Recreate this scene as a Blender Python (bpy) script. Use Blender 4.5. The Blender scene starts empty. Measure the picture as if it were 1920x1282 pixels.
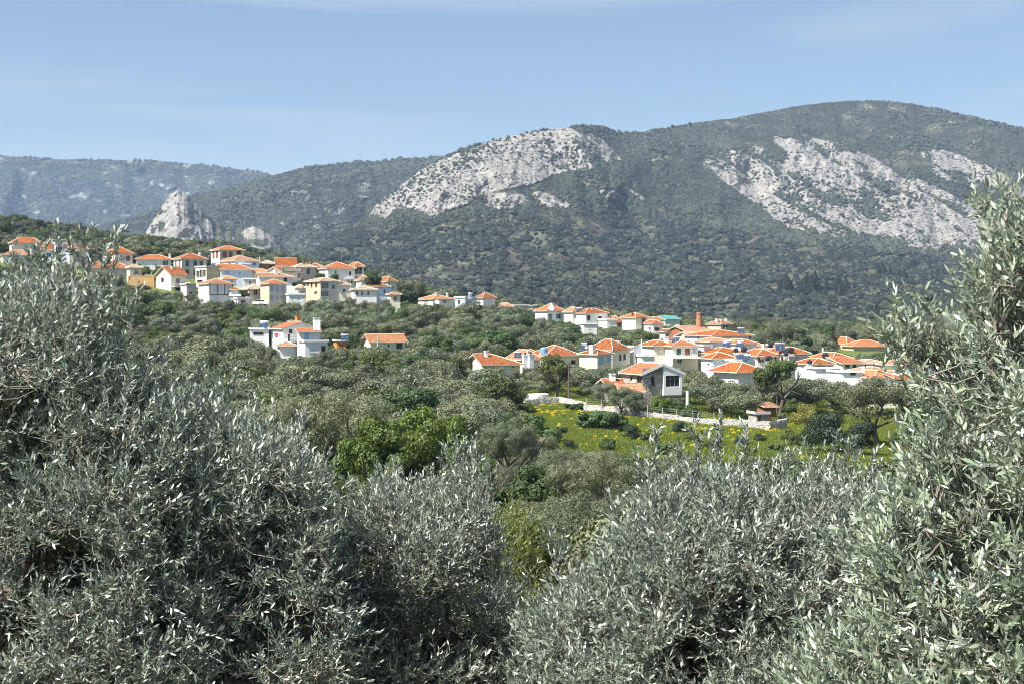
import bpy, math, random
import numpy as np
from mathutils import Vector, Matrix
R = math.radians
random.seed(7)
rng = np.random.default_rng(7)
S = bpy.context.scene
COL = S.collection

# ------------------------------------------------------------------ camera, world, sun, exposure
F = 2667.0            # focal length in pixels of the 1920 px wide frame (50 mm lens on 36 mm)
HOR = 600.0           # row of the horizon
PITCH = math.atan((HOR - 641.0) / F)          # camera looks slightly down
cam = bpy.data.cameras.new('camera'); camo = bpy.data.objects.new('camera', cam); COL.objects.link(camo)
cam.lens = 50.0; cam.sensor_width = 36.0; cam.clip_start = 0.1; cam.clip_end = 40000
camo.location = (0, 0, 0); camo.rotation_euler = (R(90) + PITCH, 0, 0)
S.camera = camo

SUN_EL = R(52); SUN_DIR = Vector((-0.84, -0.54, 0)).normalized()     # horizontal direction towards the sun
sun_vec = Vector((SUN_DIR.x*math.cos(SUN_EL), SUN_DIR.y*math.cos(SUN_EL), math.sin(SUN_EL)))
W = bpy.data.worlds.new('World'); S.world = W; W.use_nodes = True
nt = W.node_tree; bg = nt.nodes['Background']
sky = nt.nodes.new('ShaderNodeTexSky'); sky.sky_type = 'NISHITA'; sky.sun_disc = False
sky.sun_elevation = SUN_EL
sky.sun_rotation = math.atan2(SUN_DIR.x, SUN_DIR.y)
sky.altitude = 300; sky.air_density = 1.0; sky.dust_density = 0.35; sky.ozone_density = 2.6
# thin high cirrus veils in the sky
tc = nt.nodes.new('ShaderNodeTexCoord'); mp = nt.nodes.new('ShaderNodeMapping')
mp.inputs['Scale'].default_value = (1.2, 1.6, 15.0); mp.inputs['Rotation'].default_value = (0, R(-5), 0)
nz = nt.nodes.new('ShaderNodeTexNoise'); nz.inputs['Scale'].default_value = 1.7; nz.inputs['Detail'].default_value = 4
nz.inputs['Roughness'].default_value = 0.45; nz.inputs['Distortion'].default_value = 0.5
mr = nt.nodes.new('ShaderNodeMapRange'); mr.inputs[1].default_value = 0.42; mr.inputs[2].default_value = 0.68
mr.inputs[3].default_value = 0.12; mr.inputs[4].default_value = 0.70
mx = nt.nodes.new('ShaderNodeMix'); mx.data_type = 'RGBA'
mx.inputs['B'].default_value = (4.7, 5.5, 6.4, 1)
nt.links.new(tc.outputs['Generated'], mp.inputs['Vector']); nt.links.new(mp.outputs['Vector'], nz.inputs['Vector'])
nt.links.new(nz.outputs['Fac'], mr.inputs[0]); nt.links.new(mr.outputs[0], mx.inputs['Factor'])
nt.links.new(sky.outputs['Color'], mx.inputs['A']); nt.links.new(mx.outputs['Result'], bg.inputs['Color'])
bg.inputs['Strength'].default_value = 0.050
sl = bpy.data.lights.new('sun', 'SUN'); so = bpy.data.objects.new('sun', sl); COL.objects.link(so)
sl.energy = 5.0; sl.angle = R(0.5); sl.color = (1.0, 0.955, 0.88)
so.rotation_euler = sun_vec.to_track_quat('Z', 'Y').to_euler()
vs = S.view_settings; vs.view_transform = 'Standard'; vs.look = 'None'; vs.gamma = 1.0; vs.exposure = 1.3; vs.use_curve_mapping = False
S.cycles.max_bounces = 6; S.cycles.diffuse_bounces = 3; S.cycles.glossy_bounces = 2; S.cycles.transmission_bounces = 3
S.cycles.volume_bounces = 1; S.cycles.transparent_max_bounces = 8
S.cycles.use_denoising = True; S.cycles.denoiser = 'OPENIMAGEDENOISE'; S.cycles.denoising_input_passes = 'RGB_ALBEDO_NORMAL'; S.cycles.denoising_prefilter = 'ACCURATE'
S.cycles.filter_width = 1.05
S.cycles.volume_step_rate = 1.0

# ------------------------------------------------------------------ geometry of the view
cp, sp_ = math.cos(PITCH), math.sin(PITCH)
def P(u, y, D):
    """world point seen at (u, y) of the 1920x1282 frame at distance D along the view axis (arrays allowed)"""
    xc = (np.asarray(u, float) - 960.0) / F; yc = (641.0 - np.asarray(y, float)) / F
    dx, dy, dz = xc, cp - yc*sp_, sp_ + yc*cp
    k = np.asarray(D, float) / dy
    return np.stack(np.broadcast_arrays(dx*k, dy*k, dz*k), -1)
def proj(p):
    p = np.asarray(p, float); x, y, z = p[..., 0], p[..., 1], p[..., 2]
    f = y*cp + z*sp_; up = -y*sp_ + z*cp
    return 960 + F*x/f, 641 - F*up/f

# ------------------------------------------------------------------ noise
_T = np.random.default_rng(3).random((64, 64, 64)).astype(np.float32)
def vnoise(x, y, z=0.0):
    x, y, z = np.broadcast_arrays(np.asarray(x, float), np.asarray(y, float), np.asarray(z, float))
    xi, yi, zi = np.floor(x).astype(int), np.floor(y).astype(int), np.floor(z).astype(int)
    fx, fy, fz = x-xi, y-yi, z-zi
    fx, fy, fz = fx*fx*(3-2*fx), fy*fy*(3-2*fy), fz*fz*(3-2*fz)
    r = 0
    for a in (0, 1):
        for b in (0, 1):
            for c in (0, 1):
                w = (fx if a else 1-fx)*(fy if b else 1-fy)*(fz if c else 1-fz)
                r = r + w*_T[(xi+a) & 63, (yi+b) & 63, (zi+c) & 63]
    return r
def fbm(x, y, z=0.0, o=4, g=0.5):
    s, a, n = 0, 1.0, 0
    for i in range(o):
        s = s + a*vnoise(np.asarray(x)*2**i + 17.3*i, np.asarray(y)*2**i + 5.1*i, np.asarray(z)*2**i + 3.7*i); n += a; a *= g
    return s/n
def sstep(a, b, x):
    t = np.clip((x-a)/(b-a), 0, 1); return t*t*(3-2*t)
def pts_interp(pts, u):
    a = np.array(pts, float); return np.interp(u, a[:, 0], a[:, 1])
def in_poly(px, py, poly):
    px = np.asarray(px, float); py = np.asarray(py, float); r = np.zeros(np.broadcast(px, py).shape, bool)
    n = len(poly)
    for i in range(n):
        (x0, y0), (x1, y1) = poly[i], poly[(i+1) % n]
        if y0 == y1: continue
        c = ((y0 > py) != (y1 > py)) & (px < (x1-x0)*(py-y0)/(y1-y0) + x0)
        r ^= c
    return r
def poly_dist(px, py, poly):
    d = np.full(np.broadcast(px, py).shape, 1e9)
    n = len(poly)
    for i in range(n):
        (x0, y0), (x1, y1) = poly[i], poly[(i+1) % n]
        vx, vy = x1-x0, y1-y0; L = vx*vx+vy*vy+1e-9
        t = np.clip(((px-x0)*vx+(py-y0)*vy)/L, 0, 1)
        d = np.minimum(d, np.hypot(px-x0-t*vx, py-y0-t*vy))
    return d

# ------------------------------------------------------------------ materials
MATS = {}
def new_mat(name):
    m = bpy.data.materials.new(name); m.use_nodes = True; n = m.node_tree.nodes; n.clear()
    out = n.new('ShaderNodeOutputMaterial'); b = n.new('ShaderNodeBsdfPrincipled')
    m.node_tree.links.new(b.outputs[0], out.inputs[0]); MATS[name] = m
    return m, n, m.node_tree.links, b, out
def N(n, t, **kw):
    o = n.new(t)
    for k, v in kw.items():
        if k[0] == '_': setattr(o, k[1:], v)
        else: o.inputs[k].default_value = v
    return o
def ramp(n, l, fac, stops):
    r = n.new('ShaderNodeValToRGB'); e = r.color_ramp.elements
    while len(e) < len(stops): e.new(0.5)
    for i, (p, c) in enumerate(stops):
        e[i].position = p; e[i].color = (*c, 1)
    l.new(fac, r.inputs[0]); return r.outputs[0]
def plain(name, c, rough=0.8, var=0.12, scale=1.5, dirt=0.0, bump=0.0, spec=0.3, metal=0.0, c2=None):
    """surface paint / plaster / wood with soft tonal variation and weather stains"""
    m, n, l, b, out = new_mat(name)
    t = n.new('ShaderNodeTexCoord')
    nz = N(n, 'ShaderNodeTexNoise', Scale=scale, Detail=5.0, Roughness=0.62); l.new(t.outputs['Object'], nz.inputs['Vector'])
    a = tuple(max(0, x*(1-var)) for x in c); z = tuple(min(1, x*(1+var)) for x in c)
    col = ramp(n, l, nz.outputs['Fac'], [(0.3, a), (0.7, z)])
    if c2 or dirt:
        n2 = N(n, 'ShaderNodeTexNoise', Scale=scale*0.55, Detail=6.0, Roughness=0.7)
        mp = N(n, 'ShaderNodeMapping'); mp.inputs['Scale'].default_value = (1, 1, 0.35); mp.inputs['Location'].default_value = (4, 7, 2)
        l.new(t.outputs['Object'], mp.inputs['Vector']); l.new(mp.outputs[0], n2.inputs['Vector'])
        f = N(n, 'ShaderNodeMapRange'); f.inputs[1].default_value = 0.5; f.inputs[2].default_value = 0.68; f.inputs[4].default_value = dirt if dirt else 1.0
        l.new(n2.outputs['Fac'], f.inputs[0])
        mxn = n.new('ShaderNodeMix'); mxn.data_type = 'RGBA'; l.new(f.outputs[0], mxn.inputs['Factor']); l.new(col, mxn.inputs['A'])
        d = c2 if c2 else tuple(x*0.55 for x in c); mxn.inputs['B'].default_value = (*d, 1); col = mxn.outputs['Result']
    oi = n.new('ShaderNodeObjectInfo'); tv = N(n, 'ShaderNodeMapRange'); tv.inputs[3].default_value = 1-0.07; tv.inputs[4].default_value = 1.0; l.new(oi.outputs['Random'], tv.inputs[0])
    hv = n.new('ShaderNodeHueSaturation'); l.new(tv.outputs[0], hv.inputs['Value']); l.new(col, hv.inputs['Color']); l.new(hv.outputs[0], b.inputs['Base Color']); b.inputs['Roughness'].default_value = rough
    b.inputs['Specular IOR Level'].default_value = spec; b.inputs['Metallic'].default_value = metal
    if bump:
        bp = N(n, 'ShaderNodeBump', Strength=bump, Distance=0.05); l.new(nz.outputs['Fac'], bp.inputs['Height']); l.new(bp.outputs[0], b.inputs['Normal'])
    return m
def tile_mat(name, c1, c2, c3):
    """clay pantiles: course and channel relief plus tile to tile colour differences and lichen"""
    m, n, l, b, out = new_mat(name)
    uv = n.new('ShaderNodeUVMap'); uv.uv_map = 'tile'
    sep = n.new('ShaderNodeSeparateXYZ'); l.new(uv.outputs[0], sep.inputs[0])
    def fl(sock, k):
        a = N(n, 'ShaderNodeMath', _operation='MULTIPLY'); a.inputs[1].default_value = k; l.new(sock, a.inputs[0])
        f = N(n, 'ShaderNodeMath', _operation='FLOOR'); l.new(a.outputs[0], f.inputs[0]); return a.outputs[0], f.outputs[0]
    ax, fx = fl(sep.outputs[0], 1/0.28); ay, fy = fl(sep.outputs[1], 1/0.38)
    cb = n.new('ShaderNodeCombineXYZ'); l.new(fx, cb.inputs[0]); l.new(fy, cb.inputs[1])
    wn = n.new('ShaderNodeTexWhiteNoise'); wn.noise_dimensions = '2D'; l.new(cb.outputs[0], wn.inputs['Vector'])
    t = n.new('ShaderNodeTexCoord'); nz = N(n, 'ShaderNodeTexNoise', Scale=0.9, Detail=6.0, Roughness=0.7); l.new(t.outputs['Object'], nz.inputs['Vector'])
    add = N(n, 'ShaderNodeMath', _operation='MULTIPLY_ADD'); add.inputs[1].default_value = 0.45; l.new(wn.outputs['Value'], add.inputs[0])
    sc = N(n, 'ShaderNodeMath', _operation='MULTIPLY'); sc.inputs[1].default_value = 0.75; l.new(nz.outputs['Fac'], sc.inputs[0]); l.new(sc.outputs[0], add.inputs[2])
    col = ramp(n, l, add.outputs[0], [(0.34, c3), (0.5, c1), (0.74, c2)])
    oi = n.new('ShaderNodeObjectInfo'); tv = N(n, 'ShaderNodeMapRange'); tv.inputs[3].default_value = 0.68; tv.inputs[4].default_value = 0.97; l.new(oi.outputs['Random'], tv.inputs[0])
    wn2 = n.new('ShaderNodeTexWhiteNoise'); wn2.noise_dimensions = '1D'; l.new(oi.outputs['Random'], wn2.inputs['W']); sv = N(n, 'ShaderNodeMapRange'); sv.inputs[3].default_value = 0.90; sv.inputs[4].default_value = 1.05; l.new(wn2.outputs['Value'], sv.inputs[0])
    hv = n.new('ShaderNodeHueSaturation'); l.new(tv.outputs[0], hv.inputs['Value']); l.new(sv.outputs[0], hv.inputs['Saturation']); l.new(col, hv.inputs['Color'])
    l.new(hv.outputs[0], b.inputs['Base Color']); b.inputs['Roughness'].default_value = 0.85; b.inputs['Specular IOR Level'].default_value = 0.2
    s1 = N(n, 'ShaderNodeMath', _operation='MULTIPLY'); s1.inputs[1].default_value = 2*math.pi; l.new(ax, s1.inputs[0])
    s2 = N(n, 'ShaderNodeMath', _operation='SINE'); l.new(s1.outputs[0], s2.inputs[0])
    fr = N(n, 'ShaderNodeMath', _operation='FRACT'); l.new(ay, fr.inputs[0])
    h = N(n, 'ShaderNodeMath', _operation='MULTIPLY_ADD'); h.inputs[1].default_value = 0.5; l.new(s2.outputs[0], h.inputs[0]); l.new(fr.outputs[0], h.inputs[2])
    bp = N(n, 'ShaderNodeBump', Strength=0.7, Distance=0.05); l.new(h.outputs[0], bp.inputs['Height']); l.new(bp.outputs[0], b.inputs['Normal'])
    return m
def stone_mat(name, c1, c2, mortar, scale=2.2):
    m, n, l, b, out = new_mat(name)
    t = n.new('ShaderNodeTexCoord'); mp = N(n, 'ShaderNodeMapping'); mp.inputs['Scale'].default_value = (1, 1, 1.6)
    l.new(t.outputs['Object'], mp.inputs['Vector'])
    v = N(n, 'ShaderNodeTexVoronoi', Scale=scale); l.new(mp.outputs[0], v.inputs['Vector'])
    ve = N(n, 'ShaderNodeTexVoronoi', Scale=scale, _feature='DISTANCE_TO_EDGE'); l.new(mp.outputs[0], ve.inputs['Vector'])
    sx = n.new('ShaderNodeSeparateColor'); l.new(v.outputs['Color'], sx.inputs[0])
    col = ramp(n, l, sx.outputs[0], [(0.0, c1), (1.0, c2)])
    f = N(n, 'ShaderNodeMapRange'); f.inputs[1].default_value = 0.02; f.inputs[2].default_value = 0.07; l.new(ve.outputs['Distance'], f.inputs[0])
    mxn = n.new('ShaderNodeMix'); mxn.data_type = 'RGBA'; l.new(f.outputs[0], mxn.inputs['Factor']); mxn.inputs['A'].default_value = (*mortar, 1); l.new(col, mxn.inputs['B'])
    l.new(mxn.outputs['Result'], b.inputs['Base Color']); b.inputs['Roughness'].default_value = 0.9; b.inputs['Specular IOR Level'].default_value = 0.2
    bp = N(n, 'ShaderNodeBump', Strength=0.9, Distance=0.12); l.new(ve.outputs['Distance'], bp.inputs['Height']); l.new(bp.outputs[0], b.inputs['Normal'])
    return m
def leaf_mat(name, top, under, var=0.35, trans=0.25, rough=0.5, spec=0.4, objvar=0.3):
    m, n, l, b, out = new_mat(name)
    g = n.new('ShaderNodeNewGeometry'); oi = n.new('ShaderNodeObjectInfo')
    mx = n.new('ShaderNodeMix'); mx.data_type = 'RGBA'; mx.inputs['A'].default_value = (*top, 1); mx.inputs['B'].default_value = (*under, 1)
    l.new(g.outputs['Backfacing'], mx.inputs['Factor'])
    hv = n.new('ShaderNodeHueSaturation')
    def mad(sock, k, c):
        a = N(n, 'ShaderNodeMath', _operation='MULTIPLY_ADD'); a.inputs[1].default_value = k; a.inputs[2].default_value = c; l.new(sock, a.inputs[0]); return a.outputs[0]
    a1 = mad(g.outputs['Random Per Island'], 2*var, 1-var); a2 = mad(oi.outputs['Random'], 2*objvar, 1-objvar)
    mu = N(n, 'ShaderNodeMath', _operation='MULTIPLY'); l.new(a1, mu.inputs[0]); l.new(a2, mu.inputs[1]); l.new(mu.outputs[0], hv.inputs['Value'])
    wn = n.new('ShaderNodeTexWhiteNoise'); wn.noise_dimensions = '1D'; l.new(oi.outputs['Random'], wn.inputs['W'])
    l.new(mad(wn.outputs['Value'], 0.06*objvar/0.3, 0.5-0.03*objvar/0.3), hv.inputs['Hue'])
    l.new(mad(wn.outputs['Value'], -0.5*objvar, 1+0.25*objvar), hv.inputs['Saturation'])
    l.new(mx.outputs['Result'], hv.inputs['Color'])
    l.new(hv.outputs[0], b.inputs['Base Color']); b.inputs['Roughness'].default_value = rough; b.inputs['Specular IOR Level'].default_value = spec
    if trans:
        tr = n.new('ShaderNodeBsdfTranslucent'); hs = n.new('ShaderNodeHueSaturation'); hs.inputs['Saturation'].default_value = 1.25; hs.inputs['Value'].default_value = 1.3
        l.new(hv.outputs[0], hs.inputs['Color']); l.new(hs.outputs[0], tr.inputs[0])
        ms = n.new('ShaderNodeMixShader'); ms.inputs[0].default_value = trans; l.new(b.outputs[0], ms.inputs[1]); l.new(tr.outputs[0], ms.inputs[2]); l.new(ms.outputs[0], out.inputs[0])
    return m

plain('white', (0.77, 0.76, 0.735), 0.85, 0.06, 0.7, dirt=0.42)
plain('white_clean', (0.82, 0.82, 0.81), 0.7, 0.03, 0.8)
plain('cream', (0.78, 0.72, 0.59), 0.85, 0.05, 0.8, dirt=0.14)
plain('yellow', (0.78, 0.67, 0.45), 0.85, 0.05, 0.8, dirt=0.1)
plain('pinkish', (0.70, 0.60, 0.52), 0.85, 0.06, 0.8, dirt=0.15)
plain('blue', (0.50, 0.62, 0.80), 0.85, 0.06, 0.8, dirt=0.12)
plain('pale_blue', (0.66, 0.74, 0.83), 0.85, 0.05, 0.8, dirt=0.12)
plain('plaster_tan', (0.52, 0.43, 0.30), 0.9, 0.22, 1.1, dirt=0.4, c2=(0.36, 0.29, 0.21))
plain('plaster_grey', (0.46, 0.46, 0.45), 0.9, 0.14, 0.8, dirt=0.3)
plain('ochre', (0.50, 0.31, 0.14), 0.9, 0.2, 0.6, dirt=0.3)
plain('pale_green', (0.62, 0.74, 0.62), 0.85, 0.06, 0.8)
plain('brown_wood', (0.17, 0.095, 0.05), 0.7, 0.2, 3)
plain('brown_shutter', (0.22, 0.09, 0.05), 0.6, 0.15, 3)
plain('green_shutter', (0.03, 0.10, 0.06), 0.6, 0.15, 3)
plain('blue_shutter', (0.30, 0.48, 0.72), 0.6, 0.1, 3)
plain('pale_shutter', (0.60, 0.68, 0.76), 0.6, 0.06, 3)
plain('grey_shutter', (0.25, 0.30, 0.33), 0.6, 0.1, 3)
plain('orange_paint', (0.62, 0.27, 0.06), 0.8, 0.08, 2)
plain('grey_frame', (0.28, 0.29, 0.30), 0.6, 0.08, 3)
plain('black_plastic', (0.02, 0.02, 0.022), 0.35, 0.1, 3, spec=0.5)
plain('blue_plastic', (0.16, 0.34, 0.60), 0.4, 0.08, 3, spec=0.5)
plain('steel', (0.62, 0.63, 0.65), 0.35, 0.06, 3, metal=0.7, spec=0.5)
plain('solar_glass', (0.03, 0.05, 0.09), 0.08, 0.1, 3, spec=0.8)
plain('pole_wood', (0.11, 0.085, 0.065), 0.85, 0.2, 2)
plain('concrete', (0.48, 0.46, 0.43), 0.9, 0.12, 0.8, dirt=0.25)
plain('ridge_mortar', (0.62, 0.50, 0.40), 0.9, 0.25, 1.5)
plain('teal_roof', (0.06, 0.24, 0.27), 0.5, 0.08, 1)
plain('brick_red', (0.30, 0.115, 0.06), 0.9, 0.3, 1.5, dirt=0.4, bump=0.4)
plain('awning', (0.80, 0.80, 0.78), 0.8, 0.05, 1)
plain('laundry_red', (0.55, 0.08, 0.12), 0.8, 0.1, 1)
plain('car_white', (0.8, 0.8, 0.8), 0.2, 0.02, 1, spec=0.6)
plain('rubber', (0.02, 0.02, 0.02), 0.8, 0.1, 2)
plain('bark', (0.13, 0.11, 0.088), 0.95, 0.45, 9, dirt=0.4, bump=0.8)
plain('bark_pale', (0.30, 0.265, 0.215), 0.9, 0.3, 5, dirt=0.4, bump=0.5)
plain('twig', (0.25, 0.23, 0.185), 0.8, 0.3, 6)
plain('dead_twig', (0.36, 0.32, 0.27), 0.9, 0.2, 6)
plain('glass_dark', (0.018, 0.022, 0.028), 0.06, 0.1, 1, spec=0.6)
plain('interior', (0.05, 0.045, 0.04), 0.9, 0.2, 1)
tile_mat('tile', (0.27, 0.074, 0.018), (0.345, 0.115, 0.034), (0.15, 0.046, 0.017))
tile_mat('tile_light', (0.29, 0.10, 0.036), (0.36, 0.145, 0.056), (0.18, 0.066, 0.028))
tile_mat('tile_faded', (0.31, 0.135, 0.062), (0.38, 0.19, 0.10), (0.19, 0.085, 0.045))
tile_mat('tile_old', (0.33, 0.25, 0.185), (0.46, 0.36, 0.27), (0.20, 0.15, 0.115))
tile_mat('tile_brown', (0.40, 0.165, 0.09), (0.52, 0.25, 0.14), (0.22, 0.10, 0.06))
stone_mat('stone', (0.27, 0.245, 0.21), (0.52, 0.475, 0.41), (0.30, 0.28, 0.24))
stone_mat('stone_light', (0.40, 0.385, 0.355), (0.56, 0.545, 0.51), (0.33, 0.32, 0.30), 2.6)
stone_mat('brick_stack', (0.27, 0.10, 0.055), (0.42, 0.19, 0.11), (0.30, 0.22, 0.16), 2.5)

# foliage
OLT, OLU = (0.072, 0.096, 0.035), (0.125, 0.142, 0.080)
leaf_mat('leaf_near', (0.124, 0.152, 0.114), (0.42, 0.46, 0.405), 0.48, 0.0, 0.36, 0.5, 0.0)
leaf_mat('leaf_right', (0.158, 0.192, 0.130), (0.48, 0.52, 0.44), 0.48, 0.03, 0.36, 0.5, 0.0)
leaf_mat('leaf_yellow', (0.13, 0.155, 0.035), (0.21, 0.24, 0.08), 0.30, 0.25, 0.5, 0.4, 0.0)
leaf_mat('leaf_olive', OLT, OLU, 0.40, 0.12, 0.5, 0.4, 0.30)
leaf_mat('leaf_green', (0.050, 0.078, 0.022), (0.075, 0.105, 0.035), 0.35, 0.2, 0.6, 0.2, 0.3)
leaf_mat('leaf_bright', (0.066, 0.112, 0.017), (0.09, 0.14, 0.026), 0.35, 0.3, 0.5, 0.4, 0.15)
leaf_mat('leaf_conifer', (0.012, 0.020, 0.013), (0.016, 0.026, 0.017), 0.3, 0.0, 0.7, 0.2, 0.15)
leaf_mat('leaf_dark', (0.024, 0.044, 0.020), (0.035, 0.055, 0.028), 0.3, 0.1, 0.6, 0.3, 0.2)
leaf_mat('leaf_gold', (0.16, 0.15, 0.03), (0.2, 0.19, 0.05), 0.35, 0.25, 0.6, 0.3, 0.2)
leaf_mat('leaf_scrub', (0.020, 0.027, 0.021), (0.028, 0.036, 0.028), 0.3, 0.0, 0.8, 0.15, 0.45)
leaf_mat('leaf_grove', (0.058, 0.068, 0.048), (0.078, 0.088, 0.062), 0.25, 0.0, 0.8, 0.15, 0.4)
leaf_mat('leaf_grass', (0.145, 0.185, 0.034), (0.17, 0.21, 0.04), 0.35, 0.3, 0.7, 0.2, 0.3)
leaf_mat('petal', (0.62, 0.50, 0.02), (0.6, 0.48, 0.03), 0.2, 0.2, 0.7, 0.2, 0.2)

# ------------------------------------------------------------------ object helpers
def mesh_np(name, V, quads=None, tris=None, mats=('white',), fm=None, smooth=False, attrs=None, edges=None):
    me = bpy.data.meshes.new(name)
    V = np.ascontiguousarray(V, np.float32)
    nq = 0 if quads is None else len(quads); ntr = 0 if tris is None else len(tris)
    me.vertices.add(len(V)); me.vertices.foreach_set('co', V.ravel())
    loops = []; 
    if nq: loops.append(np.asarray(quads, np.int32).ravel())
    if ntr: loops.append(np.asarray(tris, np.int32).ravel())
    if loops:
        L = np.concatenate(loops); me.loops.add(len(L)); me.loops.foreach_set('vertex_index', L)
        st = np.concatenate([np.arange(nq)*4, nq*4 + np.arange(ntr)*3]).astype(np.int32)
        me.polygons.add(nq+ntr); me.polygons.foreach_set('loop_start', st)
        if fm is not None: me.polygons.foreach_set('material_index', np.asarray(fm, np.int32))
        me.polygons.foreach_set('use_smooth', np.full(nq+ntr, smooth))
    for m in mats: me.materials.append(MATS[m])
    if attrs:
        for k, v in attrs.items():
            a = me.attributes.new(k, 'FLOAT', 'POINT'); a.data.foreach_set('value', np.asarray(v, np.float32).ravel())
    me.update(calc_edges=True)
    return me
def link(name, me, parent=None):
    o = bpy.data.objects.new(name, me); COL.objects.link(o)
    if parent is not None: o.parent = parent
    return o
def empty(name, loc=(0, 0, 0), rz=0.0):
    o = bpy.data.objects.new(name, None); COL.objects.link(o); o.location = loc; o.rotation_euler = (0, 0, rz); o.empty_display_size = 0.5
    return o
def tag(o, label=None, cat=None, group=None, kind=None):
    if label: o['label'] = label
    if cat: o['category'] = cat
    if group: o['group'] = group
    if kind: o['kind'] = kind
    return o
def copy_tree(o, parent=None, data=None):
    c = o.copy(); COL.objects.link(c)
    if parent is not None: c.parent = parent
    for ch in o.children: copy_tree(ch, c)
    return c

class MB:
    """collects polygons for one mesh; uv 'tile' is kept for roofs"""
    def __init__(s): s.v = []; s.f = []; s.m = []; s.uv = []
    def face(s, pts, m=0, uv=None):
        i = len(s.v); s.v += [tuple(p) for p in pts]; s.f.append(tuple(range(i, i+len(pts)))); s.m.append(m); s.uv.append(uv)
    def box(s, x0, y0, z0, x1, y1, z1, m=0):
        p = [(x, y, z) for z in (z0, z1) for y in (y0, y1) for x in (x0, x1)]
        i = len(s.v); s.v += p
        for f in ((0, 2, 3, 1), (4, 5, 7, 6), (0, 1, 5, 4), (2, 6, 7, 3), (0, 4, 6, 2), (1, 3, 7, 5)):
            s.f.append(tuple(i+k for k in f)); s.m.append(m); s.uv.append(None)
    def bar(s, a, b, r0, r1=None, n=6, m=0, cap=True):
        r1 = r0 if r1 is None else r1
        a, b = Vector(a), Vector(b); d = (b-a); 
        if d.length < 1e-6: return
        q = d.to_track_quat('Z', 'Y'); i = len(s.v)
        for (c, r) in ((a, r0), (b, r1)):
            for k in range(n):
                t = 2*math.pi*(k+0.5)/n; s.v.append(tuple(c + q @ Vector((math.cos(t)*r, math.sin(t)*r, 0))))
        for k in range(n):
            j = (k+1) % n; s.f.append((i+k, i+j, i+n+j, i+n+k)); s.m.append(m); s.uv.append(None)
        if cap:
            s.f.append(tuple(i+n+k for k in range(n))); s.m.append(m); s.uv.append(None)
            s.f.append(tuple(i+n-1-k for k in range(n))); s.m.append(m); s.uv.append(None)
    def lathe(s, prof, c=(0, 0, 0), n=14, m=0, axis='Z'):
        i = len(s.v)
        for (r, z) in prof:
            for k in range(n):
                t = 2*math.pi*k/n; p = (math.cos(t)*r, math.sin(t)*r, z)
                if axis == 'X': p = (p[2], p[0], p[1])
                s.v.append((p[0]+c[0], p[1]+c[1], p[2]+c[2]))
        for a in range(len(prof)-1):
            for k in range(n):
                j = (k+1) % n; s.f.append((i+a*n+k, i+a*n+j, i+(a+1)*n+j, i+(a+1)*n+k)); s.m.append(m); s.uv.append(None)
    def build(s, name, mats, parent=None, smooth=False):
        if isinstance(mats, str): mats = (mats,)
        me = bpy.data.meshes.new(name); me.from_pydata(s.v, [], s.f)
        for m in mats: me.materials.append(MATS[m])
        me.polygons.foreach_set('material_index', np.array(s.m, np.int32))
        if smooth: me.polygons.foreach_set('use_smooth', np.ones(len(s.f), bool))
        if any(u is not None for u in s.uv):
            ul = me.uv_layers.new(name='tile')
            for p, u in zip(me.polygons, s.uv):
                if u is not None:
                    for k, li in enumerate(p.loop_indices): ul.data[li].uv = u[k]
        me.update()
        return link(name, me, parent)

# instanced ground cover / far woods (kind = stuff only)
def stuff(name, label, cat, pts, rz, sc, idx, sources):
    """one stuff object: points carrying copies of a few source plants"""
    me = bpy.data.meshes.new(name); me.vertices.add(len(pts)); me.vertices.foreach_set('co', np.asarray(pts, np.float32).ravel())
    for k, v, ty in (('rz', rz, 'FLOAT'), ('sc', sc, 'FLOAT'), ('idx', idx, 'INT')):
        a = me.attributes.new(k, ty, 'POINT'); a.data.foreach_set('value', np.asarray(v, np.float32 if ty == 'FLOAT' else np.int32))
    o = link(name, me)
    ng = bpy.data.node_groups.new(name, 'GeometryNodeTree')
    ng.interface.new_socket('Geometry', in_out='INPUT', socket_type='NodeSocketGeometry'); ng.interface.new_socket('Geometry', in_out='OUTPUT', socket_type='NodeSocketGeometry')
    n, l = ng.nodes, ng.links
    gi, go = n.new('NodeGroupInput'), n.new('NodeGroupOutput'); ip = n.new('GeometryNodeInstanceOnPoints'); jn = n.new('GeometryNodeJoinGeometry')
    for s in sources:
        oi = n.new('GeometryNodeObjectInfo'); oi.inputs['Object'].default_value = s; oi.inputs['As Instance'].default_value = True
        l.new(oi.outputs['Geometry'], jn.inputs[0])
    def na(k, ty):
        a = n.new('GeometryNodeInputNamedAttribute'); a.data_type = ty; a.inputs['Name'].default_value = k; return a.outputs['Attribute']
    l.new(gi.outputs[0], ip.inputs['Points']); l.new(jn.outputs[0], ip.inputs['Instance']); ip.inputs['Pick Instance'].default_value = True
    l.new(na('idx', 'INT'), ip.inputs['Instance Index'])
    cx = n.new('ShaderNodeCombineXYZ'); l.new(na('rz', 'FLOAT'), cx.inputs[2]); l.new(cx.outputs[0], ip.inputs['Rotation'])
    cs = n.new('ShaderNodeCombineXYZ'); ss = na('sc', 'FLOAT')
    for k in range(3): l.new(ss, cs.inputs[k])
    l.new(cs.outputs[0], ip.inputs['Scale']); l.new(ip.outputs[0], go.inputs[0])
    md = o.modifiers.new('scatter', 'NODES'); md.node_group = ng
    return tag(o, label, cat, kind='stuff')

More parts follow.
